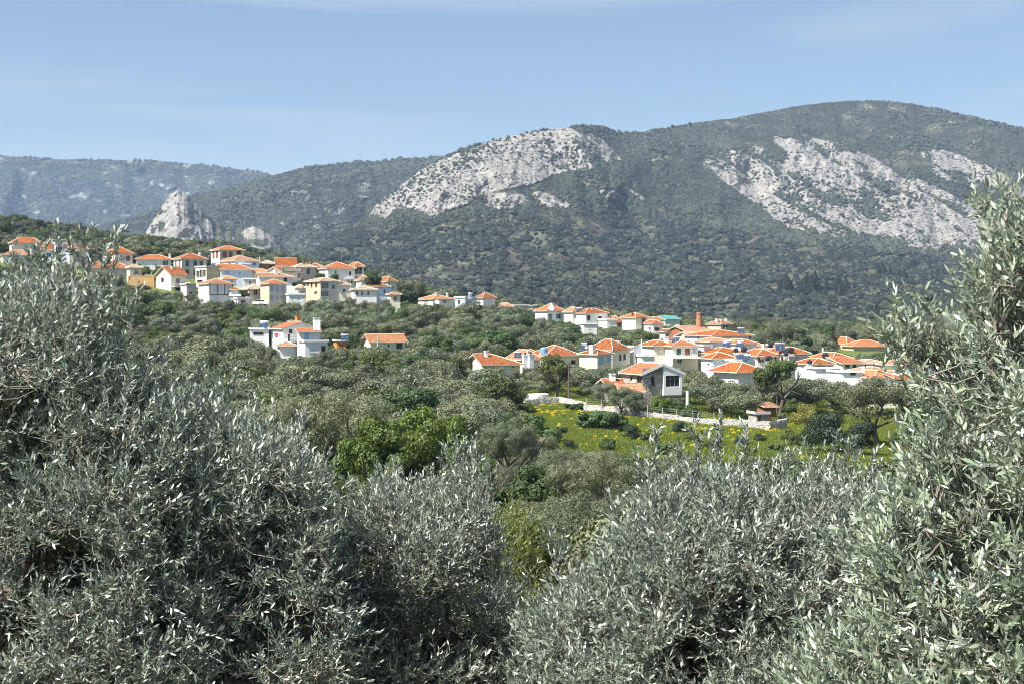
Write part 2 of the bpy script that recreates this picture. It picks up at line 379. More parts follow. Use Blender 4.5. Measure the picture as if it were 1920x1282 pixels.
# ------------------------------------------------------------------ ground of the valley and the village hill
TU = [-400, 0, 250, 450, 600, 700, 850, 1000, 1200, 1400, 1600, 1920, 2400]
TD = [60, 100, 140, 170, 200, 240, 280, 330, 370, 400, 450, 520, 600, 700, 950]
TY = [
 [1178,957,857,814,765,700,650,590,535,500,450,395,425,560,600],
 [1178,962,872,829,780,720,672,612,560,522,472,421,450,560,600],
 [1178,972,882,844,795,738,690,625,572,535,495,462,482,580,602],
 [1178,982,892,849,800,745,692,632,574,545,503,479,500,590,604],
 [1178,987,897,846,800,745,680,640,577,552,524,519,540,592,606],
 [1178,987,900,844,798,745,672,635,590,564,548,549,565,595,608],
 [1178,990,902,844,795,750,700,662,618,592,584,584,592,602,610],
 [1178,992,907,842,792,748,700,665,630,606,602,602,605,608,612],
 [1178,992,910,844,790,745,697,667,645,633,628,618,614,612,612],
 [1178,992,915,852,803,755,718,687,667,656,642,630,620,614,612],
 [1178,997,920,860,818,768,724,695,676,662,648,634,624,616,612],
 [1178,1007,932,874,835,780,735,702,680,668,650,636,626,618,612],
 [1178,1007,932,874,835,780,735,702,680,668,650,636,626,618,612]]
_u = np.linspace(-400, 2400, 141); _d = np.concatenate([np.arange(-25, 60, 2.5), np.arange(60, 955, 5.0)])
_tz = np.array([[(600-TY[i][j])/F*TD[j] for j in range(len(TD))] for i in range(len(TU))])
_nd = np.array([-25, 0, 4, 7, 12, 20, 30, 45]); _nz = np.array([-1.7, -1.7, -2.3, -4.2, -4.9, -6.0, -8.0, -10.8])
_rows = np.array([np.interp(_d, np.concatenate([_nd, TD]), np.concatenate([_nz, _tz[i]])) for i in range(len(TU))])
_g = np.array([np.interp(_u, TU, _rows[:, j]) for j in range(len(_d))]).T
for _ in range(3):
    _g[:, 35:-1] = (_g[:, 34:-2] + 2*_g[:, 35:-1] + _g[:, 36:])/4
    _g[1:-1] = (_g[:-2] + 2*_g[1:-1] + _g[2:])/4
def ground(x, y):
    x = np.asarray(x, float); y = np.asarray(y, float)
    u = np.where(y > 15, 960 + F*x/np.maximum(y, 15), 960.0)
    ui = np.clip((u-_u[0])/(_u[1]-_u[0]), 0, len(_u)-1.001); di = np.clip(np.interp(y, _d, np.arange(len(_d))), 0, len(_d)-1.001)
    a, b = ui.astype(int), di.astype(int); fa, fb = ui-a, di-b
    z = _g[a, b]*(1-fa)*(1-fb) + _g[a+1, b]*fa*(1-fb) + _g[a, b+1]*(1-fa)*fb + _g[a+1, b+1]*fa*fb
    return z + (fbm(x/18, y/18, 2.0, 3)-0.5)*0.9
MEADOW = [(985, 768), (1090, 752), (1200, 770), (1470, 800), (1560, 760), (1730, 780), (1730, 870), (1560, 870), (1380, 850), (1180, 838), (1000, 838)]
def grid_faces(nu, nv):
    a = np.arange(nu*nv).reshape(nu, nv)
    return np.stack([a[:-1, :-1], a[1:, :-1], a[1:, 1:], a[:-1, 1:]], -1).reshape(-1, 4)
# terrain material: soil, dry grass, fresh grass; the flower meadow is greener
def terrain_mat():
    m, n, l, b, out = new_mat('terrain')
    t = n.new('ShaderNodeTexCoord'); at = n.new('ShaderNodeAttribute'); at.attribute_name = 'meadow'
    n1 = N(n, 'ShaderNodeTexNoise', Scale=0.07, Detail=8.0, Roughness=0.65); l.new(t.outputs['Object'], n1.inputs['Vector'])
    n2 = N(n, 'ShaderNodeTexNoise', Scale=1.3, Detail=6.0, Roughness=0.7); l.new(t.outputs['Object'], n2.inputs['Vector'])
    ad = N(n, 'ShaderNodeMath', _operation='MULTIPLY_ADD'); ad.inputs[1].default_value = 0.5; l.new(n2.outputs['Fac'], ad.inputs[0])
    hf = N(n, 'ShaderNodeMath', _operation='MULTIPLY'); hf.inputs[1].default_value = 0.5; l.new(n1.outputs['Fac'], hf.inputs[0]); l.new(hf.outputs[0], ad.inputs[2])
    c = ramp(n, l, ad.outputs[0], [(0.35, (0.20, 0.155, 0.10)), (0.45, (0.13, 0.12, 0.05)), (0.52, (0.085, 0.12, 0.03)), (0.68, (0.12, 0.165, 0.035))])
    c2 = ramp(n, l, ad.outputs[0], [(0.3, (0.085, 0.11, 0.024)), (0.5, (0.125, 0.155, 0.030)), (0.7, (0.19, 0.19, 0.05))])
    mx = n.new('ShaderNodeMix'); mx.data_type = 'RGBA'; l.new(at.outputs['Fac'], mx.inputs['Factor']); l.new(c, mx.inputs['A']); l.new(c2, mx.inputs['B'])
    l.new(mx.outputs['Result'], b.inputs['Base Color']); b.inputs['Roughness'].default_value = 0.95; b.inputs['Specular IOR Level'].default_value = 0.1
    bp = N(n, 'ShaderNodeBump', Strength=0.8, Distance=0.3); l.new(n2.outputs['Fac'], bp.inputs['Height']); l.new(bp.outputs[0], b.inputs['Normal'])
terrain_mat()
def build_ground():
    t = np.linspace(-1.3, 1.3, 420); y = np.concatenate([np.linspace(-22, 60, 60), np.linspace(62, 460, 260), np.linspace(465, 950, 60)])
    T, Y = np.meshgrid(t, y, indexing='ij'); X = T*(Y+25); Z = ground(X, Y)
    u, v = proj(np.stack([X, np.maximum(Y, 20), Z], -1))
    md = np.where(Y > 150, sstep(-12, 10, np.where(in_poly(u, v, MEADOW), 1, -1)*poly_dist(u, v, MEADOW)), 0)*(Y < 260)
    o = link('ground', mesh_np('ground', np.stack([X, Y, Z], -1).reshape(-1, 3), grid_faces(len(t), len(y)), mats=('terrain',), smooth=True, attrs={'meadow': md}))
    tag(o, 'grassy ground of the valley and the village hill', kind='structure')
    p = MB(); p.box(-7000, -7000, -32, 7000, 7000, -30.0); tag(p.build('plain', 'terrain'), 'low plain around the valley', kind='structure')
build_ground()

# ------------------------------------------------------------------ mountains
def mountain_mat(name, soil, rock, grove=0.0):
    m, n, l, b, out = new_mat(name)
    t = n.new('ShaderNodeTexCoord'); at = n.new('ShaderNodeAttribute'); at.attribute_name = 'rock'
    nz = N(n, 'ShaderNodeTexNoise', Scale=0.02, Detail=8.0, Roughness=0.7); l.new(t.outputs['Object'], nz.inputs['Vector'])
    nf = N(n, 'ShaderNodeTexNoise', Scale=0.16, Detail=6.0, Roughness=0.75); l.new(t.outputs['Object'], nf.inputs['Vector'])
    gs = ramp(n, l, nz.outputs['Fac'], [(0.34, tuple(x*0.62 for x in soil)), (0.48, soil), (0.60, tuple(x*2.0 for x in soil)), (0.66, (0.21, 0.20, 0.11))])
    mpr = N(n, 'ShaderNodeMapping'); mpr.inputs['Scale'].default_value = (0.11, 0.11, 0.035); mpr.inputs['Rotation'].default_value = (0, R(24), 0); l.new(t.outputs['Object'], mpr.inputs['Vector'])
    nr = N(n, 'ShaderNodeTexNoise', Scale=1.0, Detail=8.0, Roughness=0.72, Distortion=0.6); l.new(mpr.outputs[0], nr.inputs['Vector'])
    rc = ramp(n, l, nr.outputs['Fac'], [(0.38, tuple(x*0.30 for x in rock)), (0.46, tuple(x*0.70 for x in rock)), (0.56, rock), (0.70, tuple(min(1, x*1.15) for x in rock))])
    sb = N(n, 'ShaderNodeMath', _operation='MULTIPLY_ADD'); sb.inputs[1].default_value = 0.5; sb.inputs[2].default_value = -0.25; l.new(nf.outputs['Fac'], sb.inputs[0])
    ad = N(n, 'ShaderNodeMath', _operation='ADD'); l.new(at.outputs['Fac'], ad.inputs[0]); l.new(sb.outputs[0], ad.inputs[1])
    f = N(n, 'ShaderNodeMapRange'); f.inputs[1].default_value = 0.42; f.inputs[2].default_value = 0.56; l.new(ad.outputs[0], f.inputs[0])
    mx = n.new('ShaderNodeMix'); mx.data_type = 'RGBA'; l.new(f.outputs[0], mx.inputs['Factor']); l.new(gs, mx.inputs['A']); l.new(rc, mx.inputs['B'])
    l.new(mx.outputs['Result'], b.inputs['Base Color']); b.inputs['Roughness'].default_value = 0.95; b.inputs['Specular IOR Level'].default_value = 0.1
    bp = N(n, 'ShaderNodeBump', Strength=0.9, Distance=6.0); l.new(nr.outputs['Fac'], bp.inputs['Height']); l.new(bp.outputs[0], b.inputs['Normal'])
mountain_mat('limestone_mountain', (0.055, 0.056, 0.040), (0.30, 0.286, 0.262))
mountain_mat('far_mountain', (0.036, 0.040, 0.034), (0.19, 0.215, 0.20))

ROCKS = [  # outline in the frame, strength of bare limestone
 ([(690,402),(720,360),(790,314),(860,283),(950,256),(1050,241),(1110,243),(1140,262),(1172,300),(1110,322),(1060,335),(985,347),(930,362),(880,388),(800,412),(770,392),(735,400),(715,418)], 0.95),
 ([(885,392),(925,368),(975,350),(1020,350),(1072,380),(1062,394),(960,394)], 0.90),
 ([(1085,345),(1180,352),(1270,372),(1345,398),(1300,408),(1180,390),(1080,372)], 0.72),
 ([(1140,255),(1250,268),(1330,300),(1300,330),(1200,300)], 0.58),
 ([(1296,304),(1340,280),(1395,262),(1430,268),(1480,255),(1560,258),(1620,285),(1690,320),(1770,352),(1850,365),(1935,380),(1935,440),(1850,480),(1740,474),(1650,458),(1560,448),(1500,440),(1450,420),(1400,395),(1360,360),(1325,348)], 0.765),
 ([(1480,252),(1560,262),(1650,325),(1740,380),(1800,430),(1850,470),(1720,474),(1620,440),(1540,330)], 0.84),
 ([(1400,392),(1460,388),(1520,425),(1512,442),(1460,430)], 0.84),
 ([(1620,270),(1700,265),(1935,315),(1935,385),(1760,350)], 0.675),
 ([(880,470),(1100,480),(1080,500),(900,500)], 0.30)]
def rock_zone(u, y):
    z = np.zeros(np.broadcast(u, y).shape)
    w = (fbm(u/45, y/45, 4.0, 3)-0.5)*30
    for poly, s in ROCKS:
        sd = np.where(in_poly(u+w, y+w*0.6, poly), 1, -1)*poly_dist(u+w, y+w*0.6, poly)
        z = np.maximum(z, s*sstep(-18, 14, sd))
    return z
def rock_mask(u, y):
    """bare rock 0..1: zone strength broken up by bedding bands that run down to the right and by small pockets of scrub"""
    a = R(33); ru, rv = u*math.cos(a)+y*math.sin(a), -u*math.sin(a)+y*math.cos(a)
    w = (fbm(u/60, y/60, 2.2, 2)-0.5)*50
    n = 0.70*fbm((ru+w*.6)/105, (rv+w*0.2)/14, 1.0, 4, 0.5) + 0.14*fbm(u/38, y/26, 5.5, 3) + 0.16*fbm(u/13, y/9, 7.0, 3, 0.6)
    left = sstep(1180, 1100, u)
    n = n*(1-left) + left*(0.82*fbm(u/55, y/26, 3.0, 3)+0.18*fbm(u/14, y/9, 7.0, 3, 0.6))
    z = rock_zone(u, y)*(1-0.02*sstep(1180, 1300, u))
    return np.clip(sstep(0.0, 0.11, z*0.80 - n + 0.03), 0, 1)*(z > 0.02)
def knoll_rock(u, y):
    n = fbm(u/16, y/12, 7.0, 3, 0.6); w = (fbm(u/25, y/25, 4.0, 3)-0.5)*20
    a = [(272,430),(298,382),(318,350),(350,352),(372,378),(392,402),(402,450),(330,470),(272,450)]; b = [(430,440),(470,420),(515,428),(520,470),(425,480)]
    z = 0
    for p, s in ((a, 1.0), (b, 0.85)):
        z = np.maximum(z, s*sstep(-10, 10, np.where(in_poly(u+w, y, p), 1, -1)*poly_dist(u+w, y, p)))
    return sstep(0, 0.12, z*0.74-n)
def none_rock(u, y): return 0.62*sstep(0.60, 0.72, fbm(u/22, y/9, 9.0, 4))

class Sheet:
    def __init__(s, name, label, u0, u1, nu, ns, crest, yb, Db, Dc, g, amp, rock, mat, back=500, relief_scale=1.0, jag=1.5):
        U = np.linspace(u0, u1, nu); t = np.linspace(0, 1, ns)
        yc = pts_interp(crest, U); k = np.ones(9)/9
        yc = np.convolve(np.pad(yc, 4, 'edge'), k, 'valid') + jag*(fbm(U/9, 3.3, Db/1000, 4, 0.6)-0.5)*2
        dc = pts_interp(Dc, U); gg = np.interp(t, *zip(*g)); kk = max(3, ns//12)|1
        gg = np.convolve(np.pad(gg, kk//2, mode='reflect', reflect_type='odd'), np.ones(kk)/kk, 'valid')
        UU = U[:, None] + 0*t[None]; y = yb - (yb-yc)[:, None]*gg[None]
        D = Db + (dc-Db)[:, None]*t[None]
        env = sstep(0, 0.15, t)[None]*(0.35+0.65*sstep(1, 0.9, t))[None]
        q = relief_scale
        warp = 25*fbm(UU/130/q, y/130/q, 1.5, 2)
        rd = 1-np.abs(2*fbm((UU+warp-0.35*y)/105/q, y/230/q, 5.0, 4, 0.5)-1)
        rel = (fbm(UU/170/q, y/150/q, 2.5, 3)-0.5)*2.2 + (rd-0.7)*2.2
        rm = rock(UU, y); s.rock = rm
        cr = (1-np.abs(2*fbm((UU+0.4*y)/26/q, y/60/q, 8.0, 4, 0.6)-1))-0.6
        rel = rel + cr*(0.22+0.30*rm) + (fbm(UU/9/q, y/7/q, 3.3, 3, 0.6)-0.5)*rm*0.16
        D = D - amp*rel*env
        s.U, s.t, s.y, s.D = U, t, y, D; s.Pt = P(UU, y, D)
        v = s.Pt.reshape(nu, ns, 3); nb = 5
        bk = []
        for i in range(1, nb+1):
            e = v[:, -1, :].copy(); e[:, 1] += back*i/nb; e[:, 0] *= (1+back*i/nb/np.maximum(e[:, 1], 1)); e[:, 2] -= (back*0.45)*(i/nb)**1.5; bk.append(e)
        V = np.concatenate([v, np.stack(bk, 1)], 1); rk = np.concatenate([rm, np.zeros((nu, nb))], 1)
        o = link(name, mesh_np(name, V.reshape(-1, 3), grid_faces(nu, ns+nb), mats=(mat,), smooth=True, attrs={'rock': rk}))
        tag(o, label, kind='structure'); s.o = o
    def sample(s, n, dens, umin=None, umax=None):
        """n random surface points weighted by real area and by dens(u, y, rock)"""
        nu, ns = len(s.U), len(s.t)
        v = s.Pt; A = np.linalg.norm(np.cross(v[1:, :-1]-v[:-1, :-1], v[:-1, 1:]-v[:-1, :-1]), axis=-1)
        uu = (s.U[:-1]+s.U[1:])[:, None]/2 + 0*A; yy = s.y[:-1, :-1]; rr = s.rock[:-1, :-1]
        w = A*dens(uu, yy, rr)
        if umin is not None: w = w*((uu > umin) & (uu < umax))
        w = w.ravel()/w.sum(); c = rng.choice(len(w), n, p=w); i, j = c//(ns-1), c % (ns-1)
        a, b = rng.random(n)[:, None], rng.random(n)[:, None]
        p = v[i, j]*(1-a)*(1-b) + v[i+1, j]*a*(1-b) + v[i, j+1]*(1-a)*b + v[i+1, j+1]*a*b
        return p, uu[i, j], yy[i, j]

M1 = Sheet('far_mountain_range', 'hazy blue range at the far left', -700, 900, 500, 110,
  [(-700,330),(-300,300),(0,292),(60,296),(100,299),(200,300),(300,303),(360,308),(420,315),(470,321),(500,329),(560,345),(650,380),(900,440)],
  560, 3300, [(-700, 5200), (0, 5400), (500, 5000), (900, 4600)], [(0, 0), (.5, .42), (.8, .78), (1, 1)], 250, none_rock, 'far_mountain', 900)
M2 = Sheet('wooded_mountain', 'dark wooded mountain behind the pale dome', -700, 1300, 640, 200,
  [(-700,420),(0,430),(200,420),(300,392),(340,374),(385,362),(430,355),(470,345),(500,335),(530,325),(560,319),(600,311),(640,307),(700,303),(790,299),(850,296),(1000,300),(1300,330)],
  600, 1250, [(-700, 2700), (300, 2900), (800, 3100), (1300, 3200)], [(0, 0), (.35, .22), (.6, .48), (.85, .84), (1, 1)], 170, none_rock, 'far_mountain', 600)
MK = Sheet('rocky_knoll', 'pale rocky knoll beyond the hillside village', 150, 560, 260, 120,
  [(150,475),(230,462),(270,440),(288,414),(302,390),(314,368),(324,359),(336,356),(347,362),(358,377),(370,388),(382,400),(400,416),(425,428),(450,432),(470,426),(490,430),(510,442),(540,470),(560,500)],
  600, 1500, [(150, 2000), (560, 2050)], [(0, 0), (.5, .4), (.8, .75), (1, 1)], 22, knoll_rock, 'limestone_mountain', 250, 0.5, jag=9)
M3 = Sheet('limestone_mountain', 'limestone mountain with a pale dome and olive groves at its foot', -500, 2700, 1500, 560,
  [(-500,600),(300,575),(420,545),(500,512),(560,490),(620,452),(660,425),(690,402),(715,374),(740,358),(790,318),(830,297),(870,280),(920,265),(960,255),(1010,245),(1050,241),(1090,237),(1120,238),(1160,249),(1200,248),(1240,243),(1300,235),(1350,226),(1400,218),(1450,208),(1500,199),(1540,194),(1590,190),(1640,189),(1680,191),(1720,197),(1760,206),(1810,218),(1850,226),(1920,242),(2100,290),(2400,380),(2700,450)],
  628, 600, [(-500, 1200), (500, 1500), (690, 1950), (900, 2150), (1090, 2250), (1220, 2600), (1400, 2800), (1640, 2900), (1920, 2800), (2700, 2600)],
  [(0, 0), (.25, .13), (.5, .35), (.7, .57), (.86, .83), (1, 1)], 85, rock_mask, 'limestone_mountain', 600)
def on_sheet(s, u, y):
    i = int(np.argmin(abs(s.U-u))); j = int(np.argmin(abs(s.y[i]-y))); return s.Pt[i, j]

# ------------------------------------------------------------------ foliage builders
def quads_from(c, a, b, L, Wd):
    """leaf shaped quads (kites): centre c, long axis a, cross axis b"""
    n = len(c); V = np.empty((n, 4, 3)); L = np.broadcast_to(np.asarray(L), (n,))[:, None]; Wd = np.broadcast_to(np.asarray(Wd), (n,))[:, None]
    V[:, 0] = c-a*L/2; V[:, 1] = c+b*Wd/2+a*L*0.05; V[:, 2] = c+a*L/2; V[:, 3] = c-b*Wd/2+a*L*0.05
    return V.reshape(-1, 3), np.arange(n*4).reshape(-1, 4)
def unit(v): return v/np.maximum(np.linalg.norm(v, axis=-1, keepdims=True), 1e-9)
def rnd_dir(r, n):
    return unit(r.normal(size=(n, 3)))
def crown_mesh(name, seed, Rx, H, z0, ncl, nleaf, size, mat, asp=0.42, lobes=0.36, fill=0.18, up=0.25, flat=0.0):
    """crown: leaf clumps carried on uneven limbs; Rx radius, from z0 to z0+H"""
    r = np.random.default_rng(seed)
    d = rnd_dir(r, ncl*3); d = d[d[:, 2] > -0.55][:ncl]; k = len(d)
    rad = 0.58 + 0.42*r.random(k)**0.6 + 0.16*np.sin(3*np.arctan2(d[:, 1], d[:, 0])+seed) + 0.10*np.sin(5*d[:, 2]+seed*2)
    cc = d*rad[:, None]*(1-lobes*0.62)
    rr = lobes*(0.62+0.75*r.random(k))
    w = rr**2; w = w/w.sum(); ci = r.choice(k, nleaf, p=w)
    n = rnd_dir(r, nleaf); n[:, 2] = n[:, 2] + up*0.7; n = unit(n)
    rho = np.where(r.random(nleaf) < fill, r.random(nleaf)**0.5, 1 - 0.20*np.abs(r.normal(size=nleaf))) * rr[ci]
    wob = 1+0.30*(vnoise(n[:, 0]*2.6+ci*3.1, n[:, 1]*2.6, n[:, 2]*2.6)-0.5)
    p = cc[ci] + n*(rho*wob)[:, None]
    p = p*np.array([Rx, Rx, H*0.5]); p[:, 2] += z0+H*0.5
    nn = unit(n + 0.6*rnd_dir(r, nleaf)); a = unit(np.cross(nn, rnd_dir(r, nleaf)) + np.array([0, 0, up])); b = unit(np.cross(nn, a))
    s = size*(0.65+0.7*r.random(nleaf))
    V, Q = quads_from(p, a, b, s*1.25, s*asp*1.25)
    return mesh_np(name, V, Q, mats=(mat,))
def tube_np(A, B, ra, rb, n=5):
    """many tapered tubes at once"""
    A, B = np.asarray(A, float), np.asarray(B, float); m = len(A); d = unit(B-A)
    h = np.where(np.abs(d[:, 2:3]) < 0.9, np.array([[0, 0, 1.0]]), np.array([[1.0, 0, 0]])); x = unit(np.cross(d, h)); y = np.cross(d, x)
    t = 2*np.pi*np.arange(n)/n; c, s = np.cos(t)[None, :, None], np.sin(t)[None, :, None]
    ring = x[:, None]*c + y[:, None]*s
    V = np.stack([A[:, None]+ring*np.asarray(ra)[:, None, None], B[:, None]+ring*np.asarray(rb)[:, None, None]], 1).reshape(-1, 3)
    base = (np.arange(m)*2*n)[:, None]; k = np.arange(n)[None]; j = (k+1) % n
    Q = np.stack([base+k, base+j, base+n+j, base+n+k], -1).reshape(-1, 4)
    return V, Q
def trunk_mesh(name, seed, h, r0, spread, mat='bark', nl=5, top=None):
    r = np.random.default_rng(seed); A, B, ra, rb = [], [], [], []
    def seg(p, q, a, b): A.append(p); B.append(q); ra.append(a); rb.append(b)
    p = np.array([0, 0, -0.5]); lean = r.normal(size=2)*0.12
    for k in range(3):
        q = p + np.array([lean[0]+r.normal()*0.06, lean[1]+r.normal()*0.06, (h+0.5)/3]); seg(p, q, r0*(1.25-0.2*k), r0*(1.05-0.2*k)); p = q
    for i in range(nl):
        t = 2*math.pi*(i+0.5*r.random())/nl; q = p.copy(); d = np.array([math.cos(t)*spread*0.3, math.sin(t)*spread*0.3, (top or h*1.3)*0.3]); rr = r0*0.5
        for k in range(3):
            e = q + d*(0.8+0.4*r.random()) + r.normal(size=3)*0.12; seg(q, e, rr, rr*0.68); 
            if k:
                f = q + d*0.6 + r.normal(size=3)*0.5*spread*0.4; seg(q, f, rr*0.5, rr*0.15)
            q = e; rr *= 0.68
    V, Q = tube_np(A, B, ra, rb, 7)
    return mesh_np(name, V, Q, mats=(mat,), smooth=True)

ASP = 1.30
def blob_mesh(name, seed, mat, k=6, sub=2, rough=0.34):
    """compact lumpy crown for trees that are only a few pixels wide"""
    import bmesh
    r = np.random.default_rng(seed); V = []; T = []; n0 = 0
    bm = bmesh.new(); bmesh.ops.create_icosphere(bm, subdivisions=sub, radius=1.0); v = np.array([x.co[:] for x in bm.verts]); f = np.array([[x.index for x in q.verts] for q in bm.faces]); bm.free()
    for i in range(k):
        t = 2.4*i; q = 0.52*math.sqrt((i+0.3)/k); c = np.array([math.cos(t)*q, math.sin(t)*q, 0.42+0.45*r.random()*(1-q)]); s = 0.42+0.22*r.random()
        d = 1+rough*(vnoise(v[:, 0]*2.7+i*7+seed, v[:, 1]*2.7, v[:, 2]*2.7)-0.5)*2+0.12*r.normal(size=len(v)); V.append(v*d[:, None]*s*np.array([1, 1, 0.92])+c); T.append(f+n0); n0 += len(v)
    return mesh_np(name, np.concatenate(V), tris=np.concatenate(T), mats=(mat,))

# ------------------------------------------------------------------ houses
CLEAR = []          # visible rectangles (u0, y0, u1, y1, D) that no planted tree may cover
STY = {'d': ('glass_dark', 'white_clean', 0.20), 'b': ('brown_shutter', 'brown_wood', 0.06), 'g': ('green_shutter', 'white_clean', 0.06),
       'l': ('blue_shutter', 'white_clean', 0.06), 'p': ('pale_shutter', 'white_clean', 0.06), 's': ('grey_shutter', 'plaster_grey', 0.08),
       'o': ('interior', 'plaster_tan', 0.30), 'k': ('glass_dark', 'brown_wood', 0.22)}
def roof_on(parent, w, d, h, rise, kind, tile, o=0.45, ridge=True, mortar='ridge_mortar', thick=0.17):
    x0, x1, y0, y1 = -o, w+o, -o, d+o; z = h - rise*0.10*0; f = []
    W_, D_ = x1-x0, y1-y0; cx, cy = (x0+x1)/2, (y0+y1)/2; T = h+rise
    A, B, C_, D4 = (x0, y0, z), (x1, y0, z), (x1, y1, z), (x0, y1, z)
    if kind == 'hip':
        if W_ >= D_: a, b = (x0+D_/2*0.95, cy, T), (x1-D_/2*0.95, cy, T); f = [[A, B, b, a], [B, C_, b], [C_, D4, a, b], [D4, A, a]]; rl = [(a, b), (A, a), (D4, a), (B, b), (C_, b)]
        else: a, b = (cx, y0+W_/2*0.95, T), (cx, y1-W_/2*0.95, T); f = [[A, B, a], [B, C_, b, a], [C_, D4, b], [D4, A, a, b]]; rl = [(a, b), (A, a), (B, a), (C_, b), (D4, b)]
    elif kind == 'gableF':
        a, b = (cx, y0, T), (cx, y1, T); f = [[B, C_, b, a], [D4, A, a, b]]; rl = [(a, b)]
    elif kind == 'gableL':
        a, b = (x0, cy, T), (x1, cy, T); f = [[A, B, b, a], [C_, D4, a, b]]; rl = [(a, b)]
    elif kind == 'halfhip':      # gable on the left face, hip at the right end
        a, b = (x0, cy, T), (x1-D_/2*0.9, cy, T); f = [[A, B, b, a], [B, C_, b], [C_, D4, a, b]]; rl = [(a, b), (B, b), (C_, b)]
    elif kind == 'shed':
        f = [[A, B, (x1, y1, T), (x0, y1, T)]]; rl = []
    elif kind == 'shedL':
        f = [[D4, A, (x1, y0, T), (x1, y1, T)]]; rl = []
    m = MB(); cnt = {}
    for q in f:
        for i in range(len(q)):
            e = (q[i], q[(i+1) % len(q)]); cnt[e] = q
    for q in f:
        p = [Vector(t) for t in q]; n = (p[1]-p[0]).cross(p[2]-p[0]).normalized(); e = Vector((0, 0, 1)).cross(n)
        e = e.normalized() if e.length > 1e-4 else Vector((1, 0, 0)); s = n.cross(e)
        m.face(q, 0, [(t.dot(e), t.dot(s)) for t in p])
        m.face([(t[0], t[1], t[2]-thick) for t in reversed(q)], 1)
        for i in range(len(q)):
            a_, b_ = q[i], q[(i+1) % len(q)]
            if (b_, a_) not in cnt: m.face([(a_[0], a_[1], a_[2]-thick), (b_[0], b_[1], b_[2]-thick), b_, a_], 1)
    r = m.build('roof', (tile, mortar), parent)
    if ridge and rl:
        c = MB()
        for (a_, b_) in rl: c.bar((a_[0], a_[1], a_[2]+0.02), (b_[0], b_[1], b_[2]+0.02), 0.085, n=5)
        c.build('ridge_tiles', mortar, r)
    return r
def wall_faces(m, face, L, z0, z1, holes, th=0.28, mi=0):
    """one facade with real openings; face 'F' is the plane y=0, 'L' the plane x=0"""
    def pt(a, z, dep): return (a, dep, z) if face == 'F' else (dep, a, z)
    xs = sorted({0, L, *[v for h in holes for v in h[:2]]}); zs = sorted({z0, z1, *[v for h in holes for v in h[2:4]]})
    for i in range(len(xs)-1):
        for j in range(len(zs)-1):
            ca, cz = (xs[i]+xs[i+1])/2, (zs[j]+zs[j+1])/2
            if any(h[0] < ca < h[1] and h[2] < cz < h[3] for h in holes): continue
            q = [pt(xs[i], zs[j], 0), pt(xs[i+1], zs[j], 0), pt(xs[i+1], zs[j+1], 0), pt(xs[i], zs[j+1], 0)]
            m.face(q if face == 'F' else q[::-1], mi)
    for (a, b, c, d) in holes:
        for q in ([pt(a, c, 0), pt(a, d, 0), pt(a, d, th), pt(a, c, th)], [pt(b, d, 0), pt(b, c, 0), pt(b, c, th), pt(b, d, th)],
                  [pt(b, c, 0), pt(a, c, 0), pt(a, c, th), pt(b, c, th)], [pt(a, d, 0), pt(b, d, 0), pt(b, d, th), pt(a, d, th)]):
            m.face(q if face == 'F' else q[::-1], mi)
def window_on(parent, face, a, b, c, d, sty):
    pm, fm, dep = STY[sty]; t = 0.07; f = MB(); p = MB()
    def bx(mb, a0, b0, z0, z1, d0, d1):
        if face == 'F': mb.box(a0, d0, z0, b0, d1, z1)
        else: mb.box(d0, a0, z0, d1, b0, z1)
    e = 0.004
    bx(f, a+e, a+t, c+e, d-e, dep-0.03, dep+0.03); bx(f, b-t, b-e, c+e, d-e, dep-0.03, dep+0.03)
    bx(f, a+t, b-t, c+e, c+t, dep-0.03, dep+0.03); bx(f, a+t, b-t, d-t, d-e, dep-0.03, dep+0.03)
    if b-a > 0.8 and sty in 'dk': bx(f, (a+b)/2-0.03, (a+b)/2+0.03, c+t, d-t, dep-0.025, dep+0.025)
    bx(f, a-0.06, b+0.06, c-0.08, c-0.005, -0.07, 0.02)        # sill
    isdoor = (d-c) > 1.9
    w = f.build('door' if isdoor else 'window', fm, parent)
    bx(p, a+t, b-t, c+t, d-t, dep+0.002, dep+0.012); p.build('pane' if pm in ('glass_dark', 'interior') else 'shutter', pm, w)
def vis_bottom(u, yE, yB, D):
    """row down to which the photograph shows the house above the trees in front"""
    tab = [(230,345,552),(345,505,570),(505,660,566),(660,760,562)] if D > 355 and u < 770 else None
    if tab:
        for a, b, v in tab:
            if a <= u < b: return min(yB, v)
    if D < 310 and u < 780: return {True: 650}.get(u > 500, 632)
    if 770 < u < 1250 and D > 380: return min(yB, float(np.interp(u, [780, 900, 960, 1020, 1060, 1100, 1140, 1190, 1240], [572, 576, 577, 603, 603, 613, 616, 620, 628])))
    if 880 < u < 1210 and D > 260: return min(yB, 690)
    return yB - 0.12*(yB-yE)
